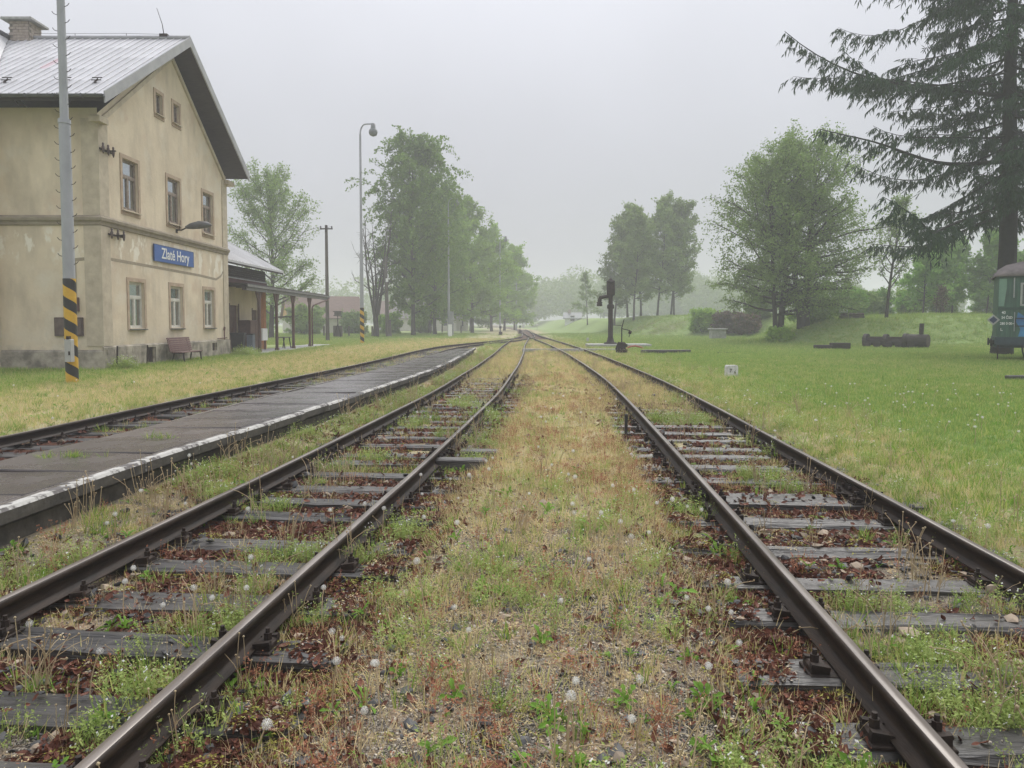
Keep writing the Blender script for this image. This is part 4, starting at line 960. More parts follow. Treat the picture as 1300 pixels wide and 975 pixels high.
part('data_frame', m, MT['black'], WG)
for body, sz_, x, z in (('40', .17, .22, 1.98), ('54 ČSD', .15, .34, 1.77), ('280 0 00-4', .15, .36, 1.52), ('L.', .16, .17, 1.27)):
    tm = text_mesh(body, sz_, MT['white'], .8, .002); obj('lettering', tm, WG, loc=(x, -.012, z), rot=(R(90), 0, 0))
tl = obj('tail_plate', None, WG, loc=(-.14, -.1, 1.68), rot=(0, R(45), 0))
m = MB(); m.box(-.165, .165, -.01, .01, -.165, .165); part('white_border', m, MT['stone'], tl); m = MB(); m.box(-.105, .105, -.018, -.008, -.105, .105); part('dark_centre', m, M('dark_blue_plate', (.03,.04,.09), (.03,.04,.09), .5), tl)
for s in (.5, 2.3):
    m = MB(); m.tube([(0, s, .72), (-.14, s, .72)], .09, 10); m.tube([(-.14, s, .72), (-.2, s, .72)], .17, 14); part('buffer', m, MT['iron'], WG)
m = MB(); m.box(.03, .08, .0, .05, -.05, .62); m.box(.03, .4, -.06, .2, .25, .28); part('footstep', m, MT['iron'], WG)
m = MB(); m.tube([(.9, -.02, .62), (.92, -.02, .35), (1.0, -.02, .1), (1.15, -.02, -.0), (1.35, -.02, .1)], .035, 7); part('brake_hose', m, MT['black'], WG)
for bx_ in (2.6, 8.4):
    for dx in (-.9, .9):
        m = MB(); m.tube([(bx_+dx, .62, .45), (bx_+dx, .76, .45)], .46, 20, smooth=False); m.tube([(bx_+dx, 2.04, .45), (bx_+dx, 2.18, .45)], .46, 20, smooth=False); m.tube([(bx_+dx, .6, .45), (bx_+dx, 2.2, .45)], .07, 8); part('wheelset', m, MT['iron'], WG)
    m = MB(); m.box(bx_-1.4, bx_+1.4, .42, .56, .35, .6); part('bogie_frame', m, MT['iron'], WG)
m = MB(); m.box(-3, 14, .65, .72, -.14, -.005); m.box(-3, 14, 2.08, 2.15, -.14, -.005)
for k in range(20): m.box(-2.9+k*.8, -2.65+k*.8, .1, 2.7, -.3, -.13)
o = obj('siding_track', m.mesh('siding_track', MT['rail']), None, 'rusty siding track under the green wagon', 'railway track', loc=(20.5, 31.0, 0), rot=(0, 0, R(-30)))
m = MB(); m.box(0, 1.6, -.12, .12, -.05, .1, ch=.02); obj('timber_beam', m.mesh('timber_beam', MT['sleeper']), None, 'dark timber beam lying in the lawn at the right picture edge', 'timber', loc=(13.9, 20.5, -.02))
# log train toy
LT = thing('log_train', 'toy train made of logs with round wheels and chimney', 'play train', (22.9, 47.6, float(terr(24.5, 46.5))+.08), R(-46))
def car(x0, x1, r, z): m = MB(); m.tube([(x0, 0, z), (x1, 0, z)], r, 14, smooth=True); return m
part('engine_log', car(2.55, 3.75, .42, .42), MT['log'], LT); 
m = MB(); m.tube([(3.75, 0, .42), (3.77, 0, .42)], .40, 14); part('log_end', m, MT['logend'], LT)
m = MB(); m.tube([(3.35, 0, .78), (3.38, 0, 1.5)], [.13, .14], 10); part('chimney', m, MT['log'], LT)
for x0, x1 in ((.2, 1.25), (1.4, 2.45)):
    part('car_log', car(x0, x1, .26, .36), MT['log'], LT)
    m = MB(); m.box(x0+.1, x1-.1, -.2, .2, .58, .66); part('seat_board', m, MT['logend'], LT)
for x, r in ((.12, .46), (1.32, .44), (2.5, .50)):
    m = MB(); m.tube([(x-.11, 0, .38), (x+.11, 0, .38)], r, 16, smooth=False); part('log_disc', m, MT['log'], LT)
for x in (.3, .9, 1.6, 2.2, 2.9):
    m = MB(); m.tube([(x, -.42, .16), (x, -.3, .16)], .22, 12, smooth=False); m.tube([(x, -.43, .16), (x, -.42, .16)], .19, 12); part('wheel', m, MT['log'], LT)
for x, w_, h, lb in ((18.05, .9, .3, 'left dark wooden block of the low pair on the lawn'), (19.0, 1.05, .42, 'right taller dark wooden block of the low pair on lawn')):
    o = thing('wooden_block', lb, 'wooden block', (x, 43.6, float(terr(x, 43.6))))
    m = MB(); m.box(0, w_, -.25, .25, .08, h, ch=.03); part('beam', m, MT['log'], o)
    m = MB(); m.box(.05, .2, -.2, .2, -.1, .08); m.box(w_-.2, w_-.05, -.2, .2, -.1, .08); part('foot', m, MT['logend'], o)
# small concrete block by the shrub bank
m = MB(); m.box(-.7, .7, -.5, .5, -.1, 1.0, ch=.06); m.box(-.85, .85, -.6, .6, 1.0, 1.12, ch=.03); obj('concrete_block', m.mesh('concrete_block', MT['stone']), None, 'weathered concrete block before the brown shrub bank', 'concrete block', loc=(20.2, 72, -.1))
o = thing('log_pile', 'small log pile on the bank left of the slender tree', 'log pile', (28.2, 61, float(terr(28.2, 61))))
for k in range(7):
    m = MB(); m.tube([(-.9+.03*k, 0, 0), (.9, .05, 0)], .13, 8); part('log', m, MT['logend'], o, loc=(0, (k % 4)*.27-.4+.13*(k//4), .12+.23*(k//4)))
m = MB(); m.box(-.95, -.4, -.2, .2, .5, .75, ch=.04); part('white_sack', m, MT['white'], o)

# ------------------------------------------------------------------ houses in the fog
def house(loc, rz, w_, d, h, rh, wm, rm, gm, label, wins=2):
    o = thing('house', label, 'house', loc, rz)
    m = MB(); m.box(-w_/2, w_/2, -d/2, d/2, -.5, h); part('wall', m, wm, o)
    m = MB(); m.prism([(-d/2, h), (d/2, h), (0, h+rh-.15)], w_/2-.01, w_/2+.01, axis='x'); m.prism([(-d/2, h), (d/2, h), (0, h+rh-.15)], -w_/2-.01, -w_/2+.01, axis='x'); part('gable', m, gm, o)
    m = MB()
    for s in (-1, 1):
        m.add([(x, yy, z+dz) for dz in (0, .15) for x in (-w_/2-.4, w_/2+.4) for yy, z in ((s*(d/2+.4), h-.35), (0, h+rh-.05))], [(0, 1, 3, 2), (4, 6, 7, 5), (0, 4, 5, 1), (2, 3, 7, 6), (0, 2, 6, 4)])
    part('roof', m, rm, o)
    m = MB(); m.box(-w_*.2-.3, -w_*.2+.3, -.3, .3, h+rh*.5, h+rh+.8); part('chimney', m, MT['tanbrick'], o)
    for k in range(wins):
        q = obj('window', None, o, loc=(-w_/2+(k+.5)*w_/wins, -d/2, 1.0)); m = MB(); m.box(-.55, .55, -.03, .02, 0, 1.3); part('frame', m, MT['frame_white'], q); m = MB(); m.box(-.45, .45, -.04, -.025, .1, 1.2); part('pane', m, M('far_pane', (.05,.06,.07), (.08,.09,.1), .2), q)
    m = MB(); m.box(w_/2, w_/2+.03, -.5, .5, 1.0, 2.3); part('gable_window', m, MT['dark'], o)
house((-30, 116, -.1), R(25), 11, 8, 2.6, 3.2, MT['render'], MT['tile'], MT['paintorange'], 'low house with brown roof and orange gable beyond the poles')
house((-17, 152, -.1), R(-12), 14, 9, 2.8, 4.0, MT['render'], M('far_grey_roof', (.25,.22,.22), (.2,.18,.18), .9), MT['render'], 'pale house with grey roof behind the tree trunks', 3)
house((-27, 170, -.1), R(10), 9, 8, 3.2, 3.4, MT['render'], MT['tile'], MT['render'], 'distant pale house left of the birch trunk')
house((13.6, 165, .9), R(-5), 3.4, 3, 1.9, 1.0, MT['white'], MT['greybox'], MT['white'], 'small white hut at the foggy wood edge', 1)
m = MB(); m.box(-.6, .6, -.4, .4, -.3, 1.8); m.box(-.7, .7, -.5, .5, 1.8, 1.95); obj('kiosk', m.mesh('kiosk', MT['white']), None, 'narrow white kiosk right of the small white hut', 'kiosk', loc=(16.0, 160, .8))
m = MB()
for k in range(6): m.box(k*.8, k*.8+.12, -.05, .05, -.5, 2.2)
m.box(-.2, 4.4, -.6, .6, 2.2, 2.35); obj('shelter', m.mesh('shelter', MT['greybox']), None, 'open grey shelter behind the young pale tree', 'shelter', loc=(19.0, 158, 1.4))

# ------------------------------------------------------------------ trees
def tubes_np(paths, sides):
    """paths: list of (points Kx3, radii K)"""
    Vs, Fs, off = [], [], 0
    for (p, r), n in zip(paths, sides):
        p = np.asarray(p, float); K = len(p); d = np.gradient(p, axis=0); d /= np.linalg.norm(d, axis=1, keepdims=True)+1e-9
        ref = np.where(abs(d[:, 2:3]) > .9, np.array([[1., 0, 0]]), np.array([[0, 0, 1.]]))
        x = np.cross(d, ref); x /= np.linalg.norm(x, axis=1, keepdims=True)+1e-9; yv = np.cross(d, x)
        a = np.arange(n)*2*math.pi/n
        V = p[:, None]+(x[:, None]*np.cos(a)[None, :, None]+yv[:, None]*np.sin(a)[None, :, None])*np.asarray(r)[:, None, None]
        i = np.arange(K-1)[:, None]*n; k = np.arange(n)[None]; k2 = (k+1) % n
        Fs.append((np.stack([i+k, i+k2, i+n+k2, i+n+k], -1).reshape(-1, 4))+off); Vs.append(V.reshape(-1, 3)); off += K*n
    return np.vstack(Vs), np.vstack(Fs)
def leaf_cards(P, size, r, hang=0., asp=.6):
    N = len(P); u = r.normal(size=(N, 3)); u[:, 2] -= hang; u /= np.linalg.norm(u, axis=1, keepdims=True)
    v = np.cross(u, r.normal(size=(N, 3))); v /= np.linalg.norm(v, axis=1, keepdims=True)+1e-9
    s = size*r.uniform(.6, 1.4, (N, 1)); a = u*s; b = v*s*asp
    j = r.uniform(-.25, .25, (N, 1))
    V = np.stack([P-a, P+b*.9+a*j, P+a, P-b*.9-a*j*.5], 1).reshape(-1, 3)
    return V, (np.arange(N)[:, None]*4+np.arange(4)[None])
def grow(r, H, kind):
    """skeleton + leaf anchors for one tree of height H (base at origin)"""
    K = kind; paths, sides, anchors = [], [], []
    def branch(p0, d, L, rad, lvl, seg):
        d = np.array(d, float); d /= np.linalg.norm(d); p = np.array(p0, float); pts = [p.copy()]
        for i in range(seg):
            d = d+r.normal(0, K['wob'][lvl], 3); d[2] += K['trop'][lvl]; d /= np.linalg.norm(d); p = p+d*L/seg; pts.append(p.copy())
        pts = np.array(pts); t = np.linspace(0, 1, seg+1); rr = rad*(1-t*.8)
        if rad > K.get('minr', .012): paths.append((pts, rr)); sides.append(8 if lvl == 0 else 5 if lvl == 1 else 3)
        return pts, rr
    def at(pts, t):
        f = t*(len(pts)-1); i = min(int(f), len(pts)-2); q = f-i; return pts[i]*(1-q)+pts[i+1]*q, pts[i+1]-pts[i]
    for s in range(K.get('stems', 1)):
        d0 = np.array([r.normal(0, .04), r.normal(0, .04), 1.]); b0 = np.zeros(3)
        if K.get('stems', 1) > 1:
            a = 2*math.pi*s/K['stems']+.4; d0 = np.array([math.cos(a)*K['spread'], math.sin(a)*K['spread'], 1]); b0 = np.array([math.cos(a)*.2, math.sin(a)*.2, K.get('fork', 0)])
        d0 = d0+np.array(K.get('lean', (0, 0, 0)))
        hh = H*(1 if s == 0 else r.uniform(.85, .97))-b0[2]
        T, TR = branch(b0-np.array([0, 0, .3 if not K.get('fork') else .0]), d0, hh, K['tr']*(1 if s == 0 else .8), 0, 12)
        TR[0] *= 1.3
        n1 = K['n1']
        for k in range(n1):
            t = K['t0']+(1-K['t0'])*((k+.5)/n1)**.9; rel = (t-K['t0'])/(1-K['t0'])
            p, td = at(T, min(t, .99)); az = k*2.4+r.uniform(-.5, .5)
            prof = np.interp(rel, K['px'], K['py'])*K['cr']*r.uniform(.75, 1.12)
            el = np.interp(rel, [0, .5, 1], K['el'])+r.normal(0, .12)
            d = np.array([math.cos(az)*math.cos(el), math.sin(az)*math.cos(el), math.sin(el)])
            B, BR = branch(p, d, prof, max(.02, K['tr']*.42*(1-rel*.75)), 1, 6)
            for q in range(K['n2']):
                tt = r.uniform(.2, 1.0); p2, bd = at(B, tt); sd_ = bd/np.linalg.norm(bd)+r.normal(0, .65, 3)
                Tw, _ = branch(p2, sd_, prof*r.uniform(.2, .42)*K.get('tw', 1), .028*(1-rel*.4), 2, 4)
                m = K['n3']; ts = r.uniform(.15, 1.0, m); f = ts*(len(Tw)-1); i = np.minimum(f.astype(int), len(Tw)-2); w_ = (f-i)[:, None]
                anchors.append(Tw[i]*(1-w_)+Tw[i+1]*w_+r.normal(0, K['sp'], (m, 3)))
    V, F = tubes_np(paths, sides)
    A = np.vstack(anchors) if anchors else np.zeros((0, 3))
    return V, F, A
LEAFM = {
 'birch': [LEAF('birch_leaf', (0.148,0.253,0.051), (0.211,0.328,0.066), .35, .5), LEAF('birch_leaf_light', (0.244,0.367,0.073), (0.180,0.295,0.059), .35, .5)],
 'linden': [LEAF('linden_leaf', (0.180,0.320,0.039), (0.258,0.398,0.055), .35, .5), LEAF('linden_leaf_light', (0.296,0.437,0.066), (0.218,0.343,0.050), .4, .5)],
 'spring': [LEAF('spring_leaf', (0.182,0.280,0.077), (0.234,0.332,0.099), .4, .5), LEAF('spring_leaf_light', (0.273,0.370,0.121), (0.215,0.299,0.094), .4, .5)],
 'aspen': [LEAF('aspen_leaf', (0.156,0.235,0.068), (0.215,0.290,0.089), .3, .5), LEAF('aspen_leaf_light', (0.253,0.337,0.103), (0.194,0.272,0.083), .35, .5)],
 'green': [LEAF('bright_leaf', (0.172,0.336,0.066), (0.234,0.406,0.083), .35, .6), LEAF('bright_leaf_light', (0.281,0.452,0.099), (0.203,0.359,0.077), .4, .6)],
 'brown': [LEAF('brown_twigs', (.12,.075,.06), (.16,.105,.08), .2, .8), LEAF('brown_leaf', (.10,.10,.05), (.08,.06,.045), .3, .8)],
 'spruce': [LEAF('spruce_needles', (0.029,0.062,0.031), (0.044,0.085,0.040), .15, .5, rough=.7), LEAF('spruce_needles_light', (0.053,0.098,0.040), (0.037,0.073,0.035), .15, .5)],
}
def K_(**k):
    d = dict(wob=(.03, .12, .2), trop=(.02, .03, 0), t0=.2, n1=30, n2=9, n3=22, cr=4.5, tr=.28, px=[0, .25, .6, 1], py=[.75, 1, .8, .25], el=[.25, .5, 1.0], sp=.14, minr=.012); d.update(k); return d
KIND = {
 'linden': K_(t0=.14, n1=38, n2=12, n3=40, cr=6.4, py=[.85, 1, .85, .3], sp=.28, el=[.1, .45, 1.0]),
 'birch': K_(t0=.12, n1=44, n2=14, n3=34, cr=6.8, tr=.3, trop=(.02, .02, -.38), wob=(.03, .1, .12), px=[0, .25, .7, 1], py=[.6, 1, 1, .55], el=[.5, .7, 1.0], sp=.18, tw=1.5, lean=(-.10, 0, 0)),
 'bare': K_(stems=5, spread=.20, fork=2.6, t0=.12, n1=11, n2=8, n3=1, cr=3.0, tr=.18, el=[.8, .8, 1.1], wob=(.05, .13, .16), minr=.004, sp=.1),
 'light': K_(t0=.14, n1=46, n2=20, n3=22, cr=6.4, tr=.33, trop=(.02, .06, .02), el=[.25, .65, 1.1], sp=.24, minr=.006, py=[.85, 1, 1, .6]),
 'aspen': K_(t0=.22, n1=32, n2=10, n3=32, cr=4.4, tr=.2, trop=(.02, .06, -.03), el=[.3, .7, 1.1], sp=.26, py=[.7, 1, 1, .6]),
 'big': K_(stems=2, spread=.11, t0=.17, n1=38, n2=17, n3=26, cr=6.0, tr=.48, trop=(.02, .02, -.01), wob=(.03, .10, .18), el=[.0, .4, 1.0], sp=.22, minr=.008, py=[.8, 1, .95, .55]),
 'slender': K_(t0=.26, n1=24, n2=10, n3=12, cr=4.0, tr=.16, el=[.7, .8, 1.2], sp=.14, minr=.006, py=[.8, 1, .7, .3], trop=(.02, .1, .05)),
 'small': K_(t0=.24, n1=20, n2=10, n3=32, cr=3.3, tr=.10, el=[.2, .5, 1.0], sp=.17, py=[.8, 1, .8, .35]),
 'young': K_(t0=.22, n1=22, n2=7, n3=18, cr=3.0, tr=.12, el=[-.1, .2, .9], sp=.16, py=[1, .8, .5, .12]),
 'shrub': K_(stems=6, spread=.5, t0=.05, n1=10, n2=8, n3=16, cr=1.5, tr=.05, el=[.1, .5, 1.0], sp=.16, py=[.9, 1, .8, .4]),
}
def tree(kind, loc, H, lm, label, leaf=.16, bark='bark', seed=1, name='tree', cat='tree', group=None, rz=0, hang=0., **kw):
    r = np.random.default_rng(seed); k = dict(KIND[kind]); k.update(kw)
    V, F, A = grow(r, H, k)
    if len(A):
        top = A[:, 2].max()
        if kind in ('shrub',) : pass
        sc_ = H/max(top, 1e-3); V = V*sc_; A = A*sc_
    o = thing(name, label, cat, loc, rz, group)
    if kind != 'bare' and len(A):
        LV, LF = leaf_cards(A, leaf, r, hang)
        obj('crown', np_mesh('crown', LV, LF, mats=LEAFM[lm], mq=(r.random(len(LF)) < .35).astype(int)), o)
    tm = np_mesh('trunk', V, F, mats=[MT[bark]], smooth=True); obj('trunk', tm, o)
    if kind == 'bare':
        m = MB(); m.tube([(0, 0, -.3), (.03, 0, 1.2), (-.03, 0, 2.0), (0, 0, 2.9)], [.42, .3, .3, .34], 10); part('stem_base', m, MT[bark], o)
    return o
def G(x, y): return float(terr(x, y))
g1 = 'row of trees along the track'
tree('light', (-25, 76, -.1), 18.5, 'spring', 'tall sparse spring tree standing behind the station canopy', .11, seed=11)
tree('bare', (-15.4, 83, -.1), 14.5, 'spring', 'bare multi-stem tree beside the leaning pole', seed=12)
tree('birch', (-12.1, 90, -.1), 25, 'birch', 'tallest drooping birch at the near end of the tree row', .17, 'birchbark', 13, hang=.7, group=g1, n1=56, n3=44)
tree('birch', (-10.4, 99, -.1), 22.5, 'birch', 'second drooping birch just right of the tallest one', .18, 'birchbark', 113, hang=.7, group=g1)
tree('linden', (-12.6, 112, -.1), 18, 'linden', 'tree with a crooked trunk right of the birch', .2, seed=14, group=g1, lean=(.08, 0, 0))
tree('linden', (-9.6, 114, -.1), 22.5, 'linden', 'tree behind the plain grey lamp mast', .2, seed=15, group=g1)
tree('linden', (-6.5, 120, -.1), 22.5, 'linden', 'broad rounded green tree in the middle of the row', .2, seed=16, group=g1, cr=7.5)
tree('linden', (-3.9, 140, -.1), 20.5, 'linden', 'yellow-green tree with a leaning trunk in the row', .22, seed=17, group=g1, cr=6.6, lean=(-.06, 0, 0))
tree('linden', (-1.6, 156, -.1), 18.5, 'linden', 'yellow-green tree near the far end of the row', .22, seed=18, group=g1, cr=6.5)
tree('linden', (.6, 172, -.1), 16, 'linden', 'last yellow-green tree, faint in the fog at the row end', .24, seed=19, group=g1)
tree('linden', (-8.5, 150, -.1), 18, 'linden', 'pale tree set back behind the middle of the row', .24, seed=20, group=g1)
g2 = 'grove of tall thin trees on the far bank'
for i, (x, y, h, lb) in enumerate([(15.6, 112, 16, 'leftmost thin tree of the grove behind the water crane'), (17.6, 106, 17, 'dark grove tree just right of the water crane head'), (20.0, 114, 18.2, 'tallest left grove tree with a double trunk'), (21.4, 108, 18.6, 'centre grove tree reaching the highest top'), (24.0, 111, 18.2, 'grove tree right of the highest top'), (25.6, 116, 17, 'rightmost grove tree with an open lower crown'), (18.6, 118, 17, 'hidden grove tree at the back of the left half')]):
    tree('aspen', (x, y, G(x, y)), h, 'aspen', lb, .19, seed=30+i, group=g2, cr=4.4 if i not in (3, 4, 5) else 5.4)
tree('young', (13.9, 135, G(13.9, 135)), 10, 'spring', 'young pale green tree left of the water crane', .16, seed=41)
tree('big', (21.9, 60.5, G(21.9, 60.5)-.2), 17.0, 'spring', 'large double-stem tree at the left of the big pair on bank', .10, seed=42, stems=2, cr=6.8, tr=.36)
tree('big', (23.8, 60, G(23.8, 60)-.2), 17.2, 'spring', 'large thick-trunked tree at the right of the big pair on bank', .10, seed=43, stems=2, cr=7.2, tr=.5, spread=.05)
tree('slender', (30.6, 60, G(30.6, 60)), 10.2, 'spring', 'slender half-bare tree alone on the grassy bank', .10, seed=44)
for i, (x, y, h, lb) in enumerate([(38.6, 69, 6.6, 'small bright tree left in the row on the right bank'), (40.5, 70, 7.4, 'small bright tree second in the row on the right bank'), (42.6, 71, 7.8, 'small bright tree third in the row on the right bank'), (44.6, 69, 8.2, 'fuller small tree left of the spruce trunk'), (47.3, 71, 7.5, 'small tree just left of the wagon roof'), (53, 72, 8, 'small tree to the right behind the spruce trunk'), (50.2, 69.5, 7.2, 'small tree hidden behind the spruce trunk')]):
    tree('small', (x, y, G(x, y)), h, 'green', lb, .15, seed=50+i, group='row of small trees on the right bank')
tree('small', (36.2, 62, G(36.2, 62)), 2.6, 'brown', 'thin young tree with rusty leaves on the bank', .06, seed=60, cr=.6, tr=.03, n1=12, n2=4)
for i, (x, y, h, lm, lb) in enumerate([(24.0, 82, 2.6, 'brown', 'brown leafless shrub at the left of the bank cutting'), (25.6, 80, 2.4, 'brown', 'brown twiggy shrub in the middle of the bank cutting'), (22.2, 85, 2.8, 'linden', 'green shrub on the crest beside the brown shrubs'), (28.0, 83, 2.6, 'spring', 'pale green shrub above the brown shrubs'),
    (21.0, 57.5, 1.2, 'linden', 'low green shrub at the foot of the big tree pair'), (26.5, 64, 2.6, 'linden', 'green shrub right of the big tree pair'), (28.6, 70, 3.0, 'linden', 'green shrub behind the log pile'), (33, 72, 3.0, 'green', 'green shrub right of the slender tree'), (35.5, 74, 2.6, 'spring', 'pale shrub behind the slender tree row'), (37.5, 76, 3.2, 'green', 'dense shrub behind the small bright trees'), (43, 79, 3.0, 'linden', 'green shrub behind the third small tree'), (47, 80, 3.2, 'linden', 'green shrub behind the fuller small tree'), (52, 80, 3.4, 'green', 'green shrub far right behind the wagon'),
    (-27, 96, 4.2, 'spring', 'pale bush left of the low house'), (-22.5, 104, 3.6, 'spring', 'pale bush in front of the low house'), (-17.5, 104, 3.2, 'linden', 'green bush between the bare tree and the house'), (-14.5, 118, 3.4, 'spring', 'pale bush behind the birch trunk'), (-32, 92, 4.0, 'linden', 'green bush behind the canopy posts')]):
    tree('shrub', (x, y, G(x, y)), h, lm, lb, .15 if y < 90 else .18, seed=70+i, name='shrub', cat='shrub', cr=h*.55)
# spruce in front, right
def spruce(loc, H, label, seed=5):
    r = np.random.default_rng(seed); o = thing('spruce_tree', label, 'spruce', loc)
    zt = np.linspace(-.3, H, 16); T = np.stack([.12*np.sin(zt*.3)+.004*zt, 0*zt, zt], 1); TR = .46*(1-zt/H)**.75+.02
    TR[0] = .55
    paths, sides, A, D = [(T, TR)], [10], [], []
    nb = 136
    for k in range(nb):
        z = 6.9+(H-7.2)*(k/nb)**.95; rel = z/H
        az = k*2.399+r.normal(0, .25)
        west = .5-.5*math.cos(az+.35)            # 1 = towards the open left side
        L = (3.4+9.4*west**.8)*(1-rel)**.42*r.uniform(.62, 1.12)
        L = min(L, 10.4)*(.42 if k % 3 == 0 else 1)
        n = 14; t = np.linspace(0, 1, n); drop = r.uniform(.5, 1.9); big = r.random() < .16; el0 = .45 if big else 0
        el = r.uniform(-.16, .30)
        L *= r.uniform(.8, 1.1); rad = t*L; zz = z+rad*math.tan(el+el0)-drop*.16*L*np.sin(t*math.pi*.62)+.16*L*np.clip(t-.6, 0, 1)**1.3
        a2 = az+r.normal(0, .22)*t+.16*np.sin(t*5+k); zz = zz+.16*np.sin(t*7+k*1.7)*t*L*.12
        P = np.stack([rad*np.cos(a2), rad*np.sin(a2), zz], 1); P[:, :2] += T[min(15, int(rel*15)), :2]
        paths.append((P, (.075*(1-rel)+.022)*(1.9 if big else 1)*(1-t*.85))); sides.append(5)
        m = int(L*7)
        for q in range(m):
            tt = .16+.84*(q+r.random())/m; f = tt*(n-1); i = min(int(f), n-2); p = P[i]+(P[i+1]-P[i])*(f-i)
            side = (-1)**q; out = np.array([math.cos(az+side*.95), math.sin(az+side*.95), -.12]); l2 = (.35+.75*min(1, (1-tt)*1.6+.25))*r.uniform(.6, 1.25)*min(1, L/3.5)
            out = out+r.normal(0, .28, 3); n2 = 5; s = np.linspace(0, 1, n2)[:, None]
            Q = p+out*s*l2+np.array([0, 0, -1])*(s**1.6)*l2*.45
            if r.random() < .55: paths.append((Q, .012*(1-s[:, 0]*.7))); sides.append(3)
            w_ = int(8+l2*20)
            u = r.random((w_, 1)); pos = p+out*u*l2+np.array([0, 0, -1])*(u**1.6)*l2*.45
            A.append(pos); dd = np.tile(out*.35+np.array([0, 0, -1.0]), (w_, 1))+r.normal(0, .38, (w_, 3)); D.append(dd)
    V, F = tubes_np(paths, sides); obj('trunk', np_mesh('trunk', V, F, mats=[MT['sprucebark']], smooth=True), o)
    A = np.vstack(A); D = np.vstack(D); D /= np.linalg.norm(D, axis=1, keepdims=True); N = len(A)
    L = r.uniform(.16, .48, (N, 1)); sd_ = np.cross(D, r.normal(size=(N, 3))); sd_ /= np.linalg.norm(sd_, axis=1, keepdims=True); W_ = r.uniform(.020, .042, (N, 1))
    V = np.stack([A, A+D*L*.45+sd_*W_, A+D*L+D*0, A+D*L*.5-sd_*W_*.9], 1).reshape(-1, 3)
    obj('crown', np_mesh('crown', V, np.arange(N)[:, None]*4+np.arange(4)[None], mats=LEAFM['spruce'], mq=(r.random(N) < .3).astype(int)), o)
spruce((24.75, 37.0, .0), 27.0, 'big dark spruce with drooping branches behind the green wagon')
# foggy wood in the distance: one mass
r = np.random.default_rng(99); P = []
for i in range(330):
    if i < 190: x = r.uniform(-44, 80); y = r.uniform(250, 320)
    elif i < 260: x = r.uniform(-240, -44); y = r.uniform(250, 330)
    else: x = r.uniform(55, 210); y = r.uniform(200, 290)
    h = r.uniform(13, 20)*(1 if i < 260 else .7); w_ = h*r.uniform(.26, .4); n = 420
    q = r.normal(size=(n, 3)); q /= np.linalg.norm(q, axis=1, keepdims=True); q *= r.uniform(.55, 1, (n, 1))**.5
    P.append(np.stack([x+q[:, 0]*w_, y+q[:, 1]*w_, G(x, y)+h*.54+q[:, 2]*h*.46*(1-.15*abs(q[:, 0]))], 1))
LV, LF = leaf_cards(np.vstack(P), .55, r)
o = obj('distant_wood', np_mesh('distant_wood', LV, LF, mats=LEAFM['aspen'], mq=(r.random(len(LF)) < .4).astype(int)), None, 'distant wood fading into fog behind the tracks', 'wood', kind='stuff')

# ------------------------------------------------------------------ ground cover
def blade(m, base, d, L, w_, bend, mi=0, seg=3):
    d = Vector(d).normalized(); side = d.cross(Vector((0, 0, 1)));
    if side.length < .01: side = Vector((1, 0, 0))
    side.normalize(); p = Vector(base); v = []; dz = d.copy()
    for i in range(seg):
        ww = w_*(1-.75*i/seg); v += [p-side*ww, p+side*ww]; p = p+dz*(L/seg); dz = (dz+Vector((d.x, d.y, -.25))*bend/seg).normalized()
    v.append(p); f = [(2*i, 2*i+1, 2*i+3, 2*i+2) for i in range(seg-1)]+[(2*seg-2, 2*seg-1, 2*seg)]
    m.add(v, f, mi)
def tuft(name, seed, n, h, w_, spread, rad, mats, bend=.8, mixp=0.):
    r = random.Random(seed); m = MB()
    for i in range(n):
        a = r.uniform(0, 6.283); q = rad*math.sqrt(r.random()); t = r.uniform(.0, spread)
        blade(m, (q*math.cos(a), q*math.sin(a), -.01), (math.cos(a)*t, math.sin(a)*t, 1), h*r.uniform(.5, 1.15), w_*r.uniform(.7, 1.3), bend*r.uniform(.3, 1.2), 1 if r.random() < mixp else 0)
    return m.mesh(name, mats)
def weed(name, seed, n, h, rad, mats, ls=.012):
    r = random.Random(seed); m = MB()
    for i in range(n):
        a = r.uniform(0, 6.283); q = rad*math.sqrt(r.random()); b = Vector((q*math.cos(a), q*math.sin(a), -.01)); hh = h*r.uniform(.5, 1.1)
        tip = b+Vector((math.cos(a)*hh*r.uniform(.1, .6), math.sin(a)*hh*r.uniform(.1, .6), hh))
        s = (tip-b).cross(Vector((0, 0, 1))).normalized()*.0016 if (tip-b).xy.length > 1e-4 else Vector((.0016, 0, 0))
        m.add([b-s, b+s, tip], [(0, 1, 2)], 0)
        for k in range(7):
            t = r.uniform(.3, 1.05); p = b.lerp(tip, t); d = Vector((r.uniform(-1, 1), r.uniform(-1, 1), r.uniform(-.2, .7))).normalized(); e = d.cross(Vector((r.uniform(-1, 1), r.uniform(-1, 1), 1))).normalized()
            l = ls*r.uniform(.6, 1.4); m.add([p, p+d*l+e*l*.45, p+d*l*2, p+d*l-e*l*.45], [(0, 1, 2, 3)], 0)
        if r.random() < .16:
            for k in range(2):
                p = tip+Vector((r.uniform(-.012, .012), r.uniform(-.012, .012), r.uniform(0, .012))); q_ = .004; m.add([p+Vector((q_, 0, 0)), p+Vector((0, q_, q_)), p-Vector((q_, 0, 0)), p-Vector((0, q_, q_))], [(0, 1, 2, 3)], 1)
    return m.mesh(name, mats)
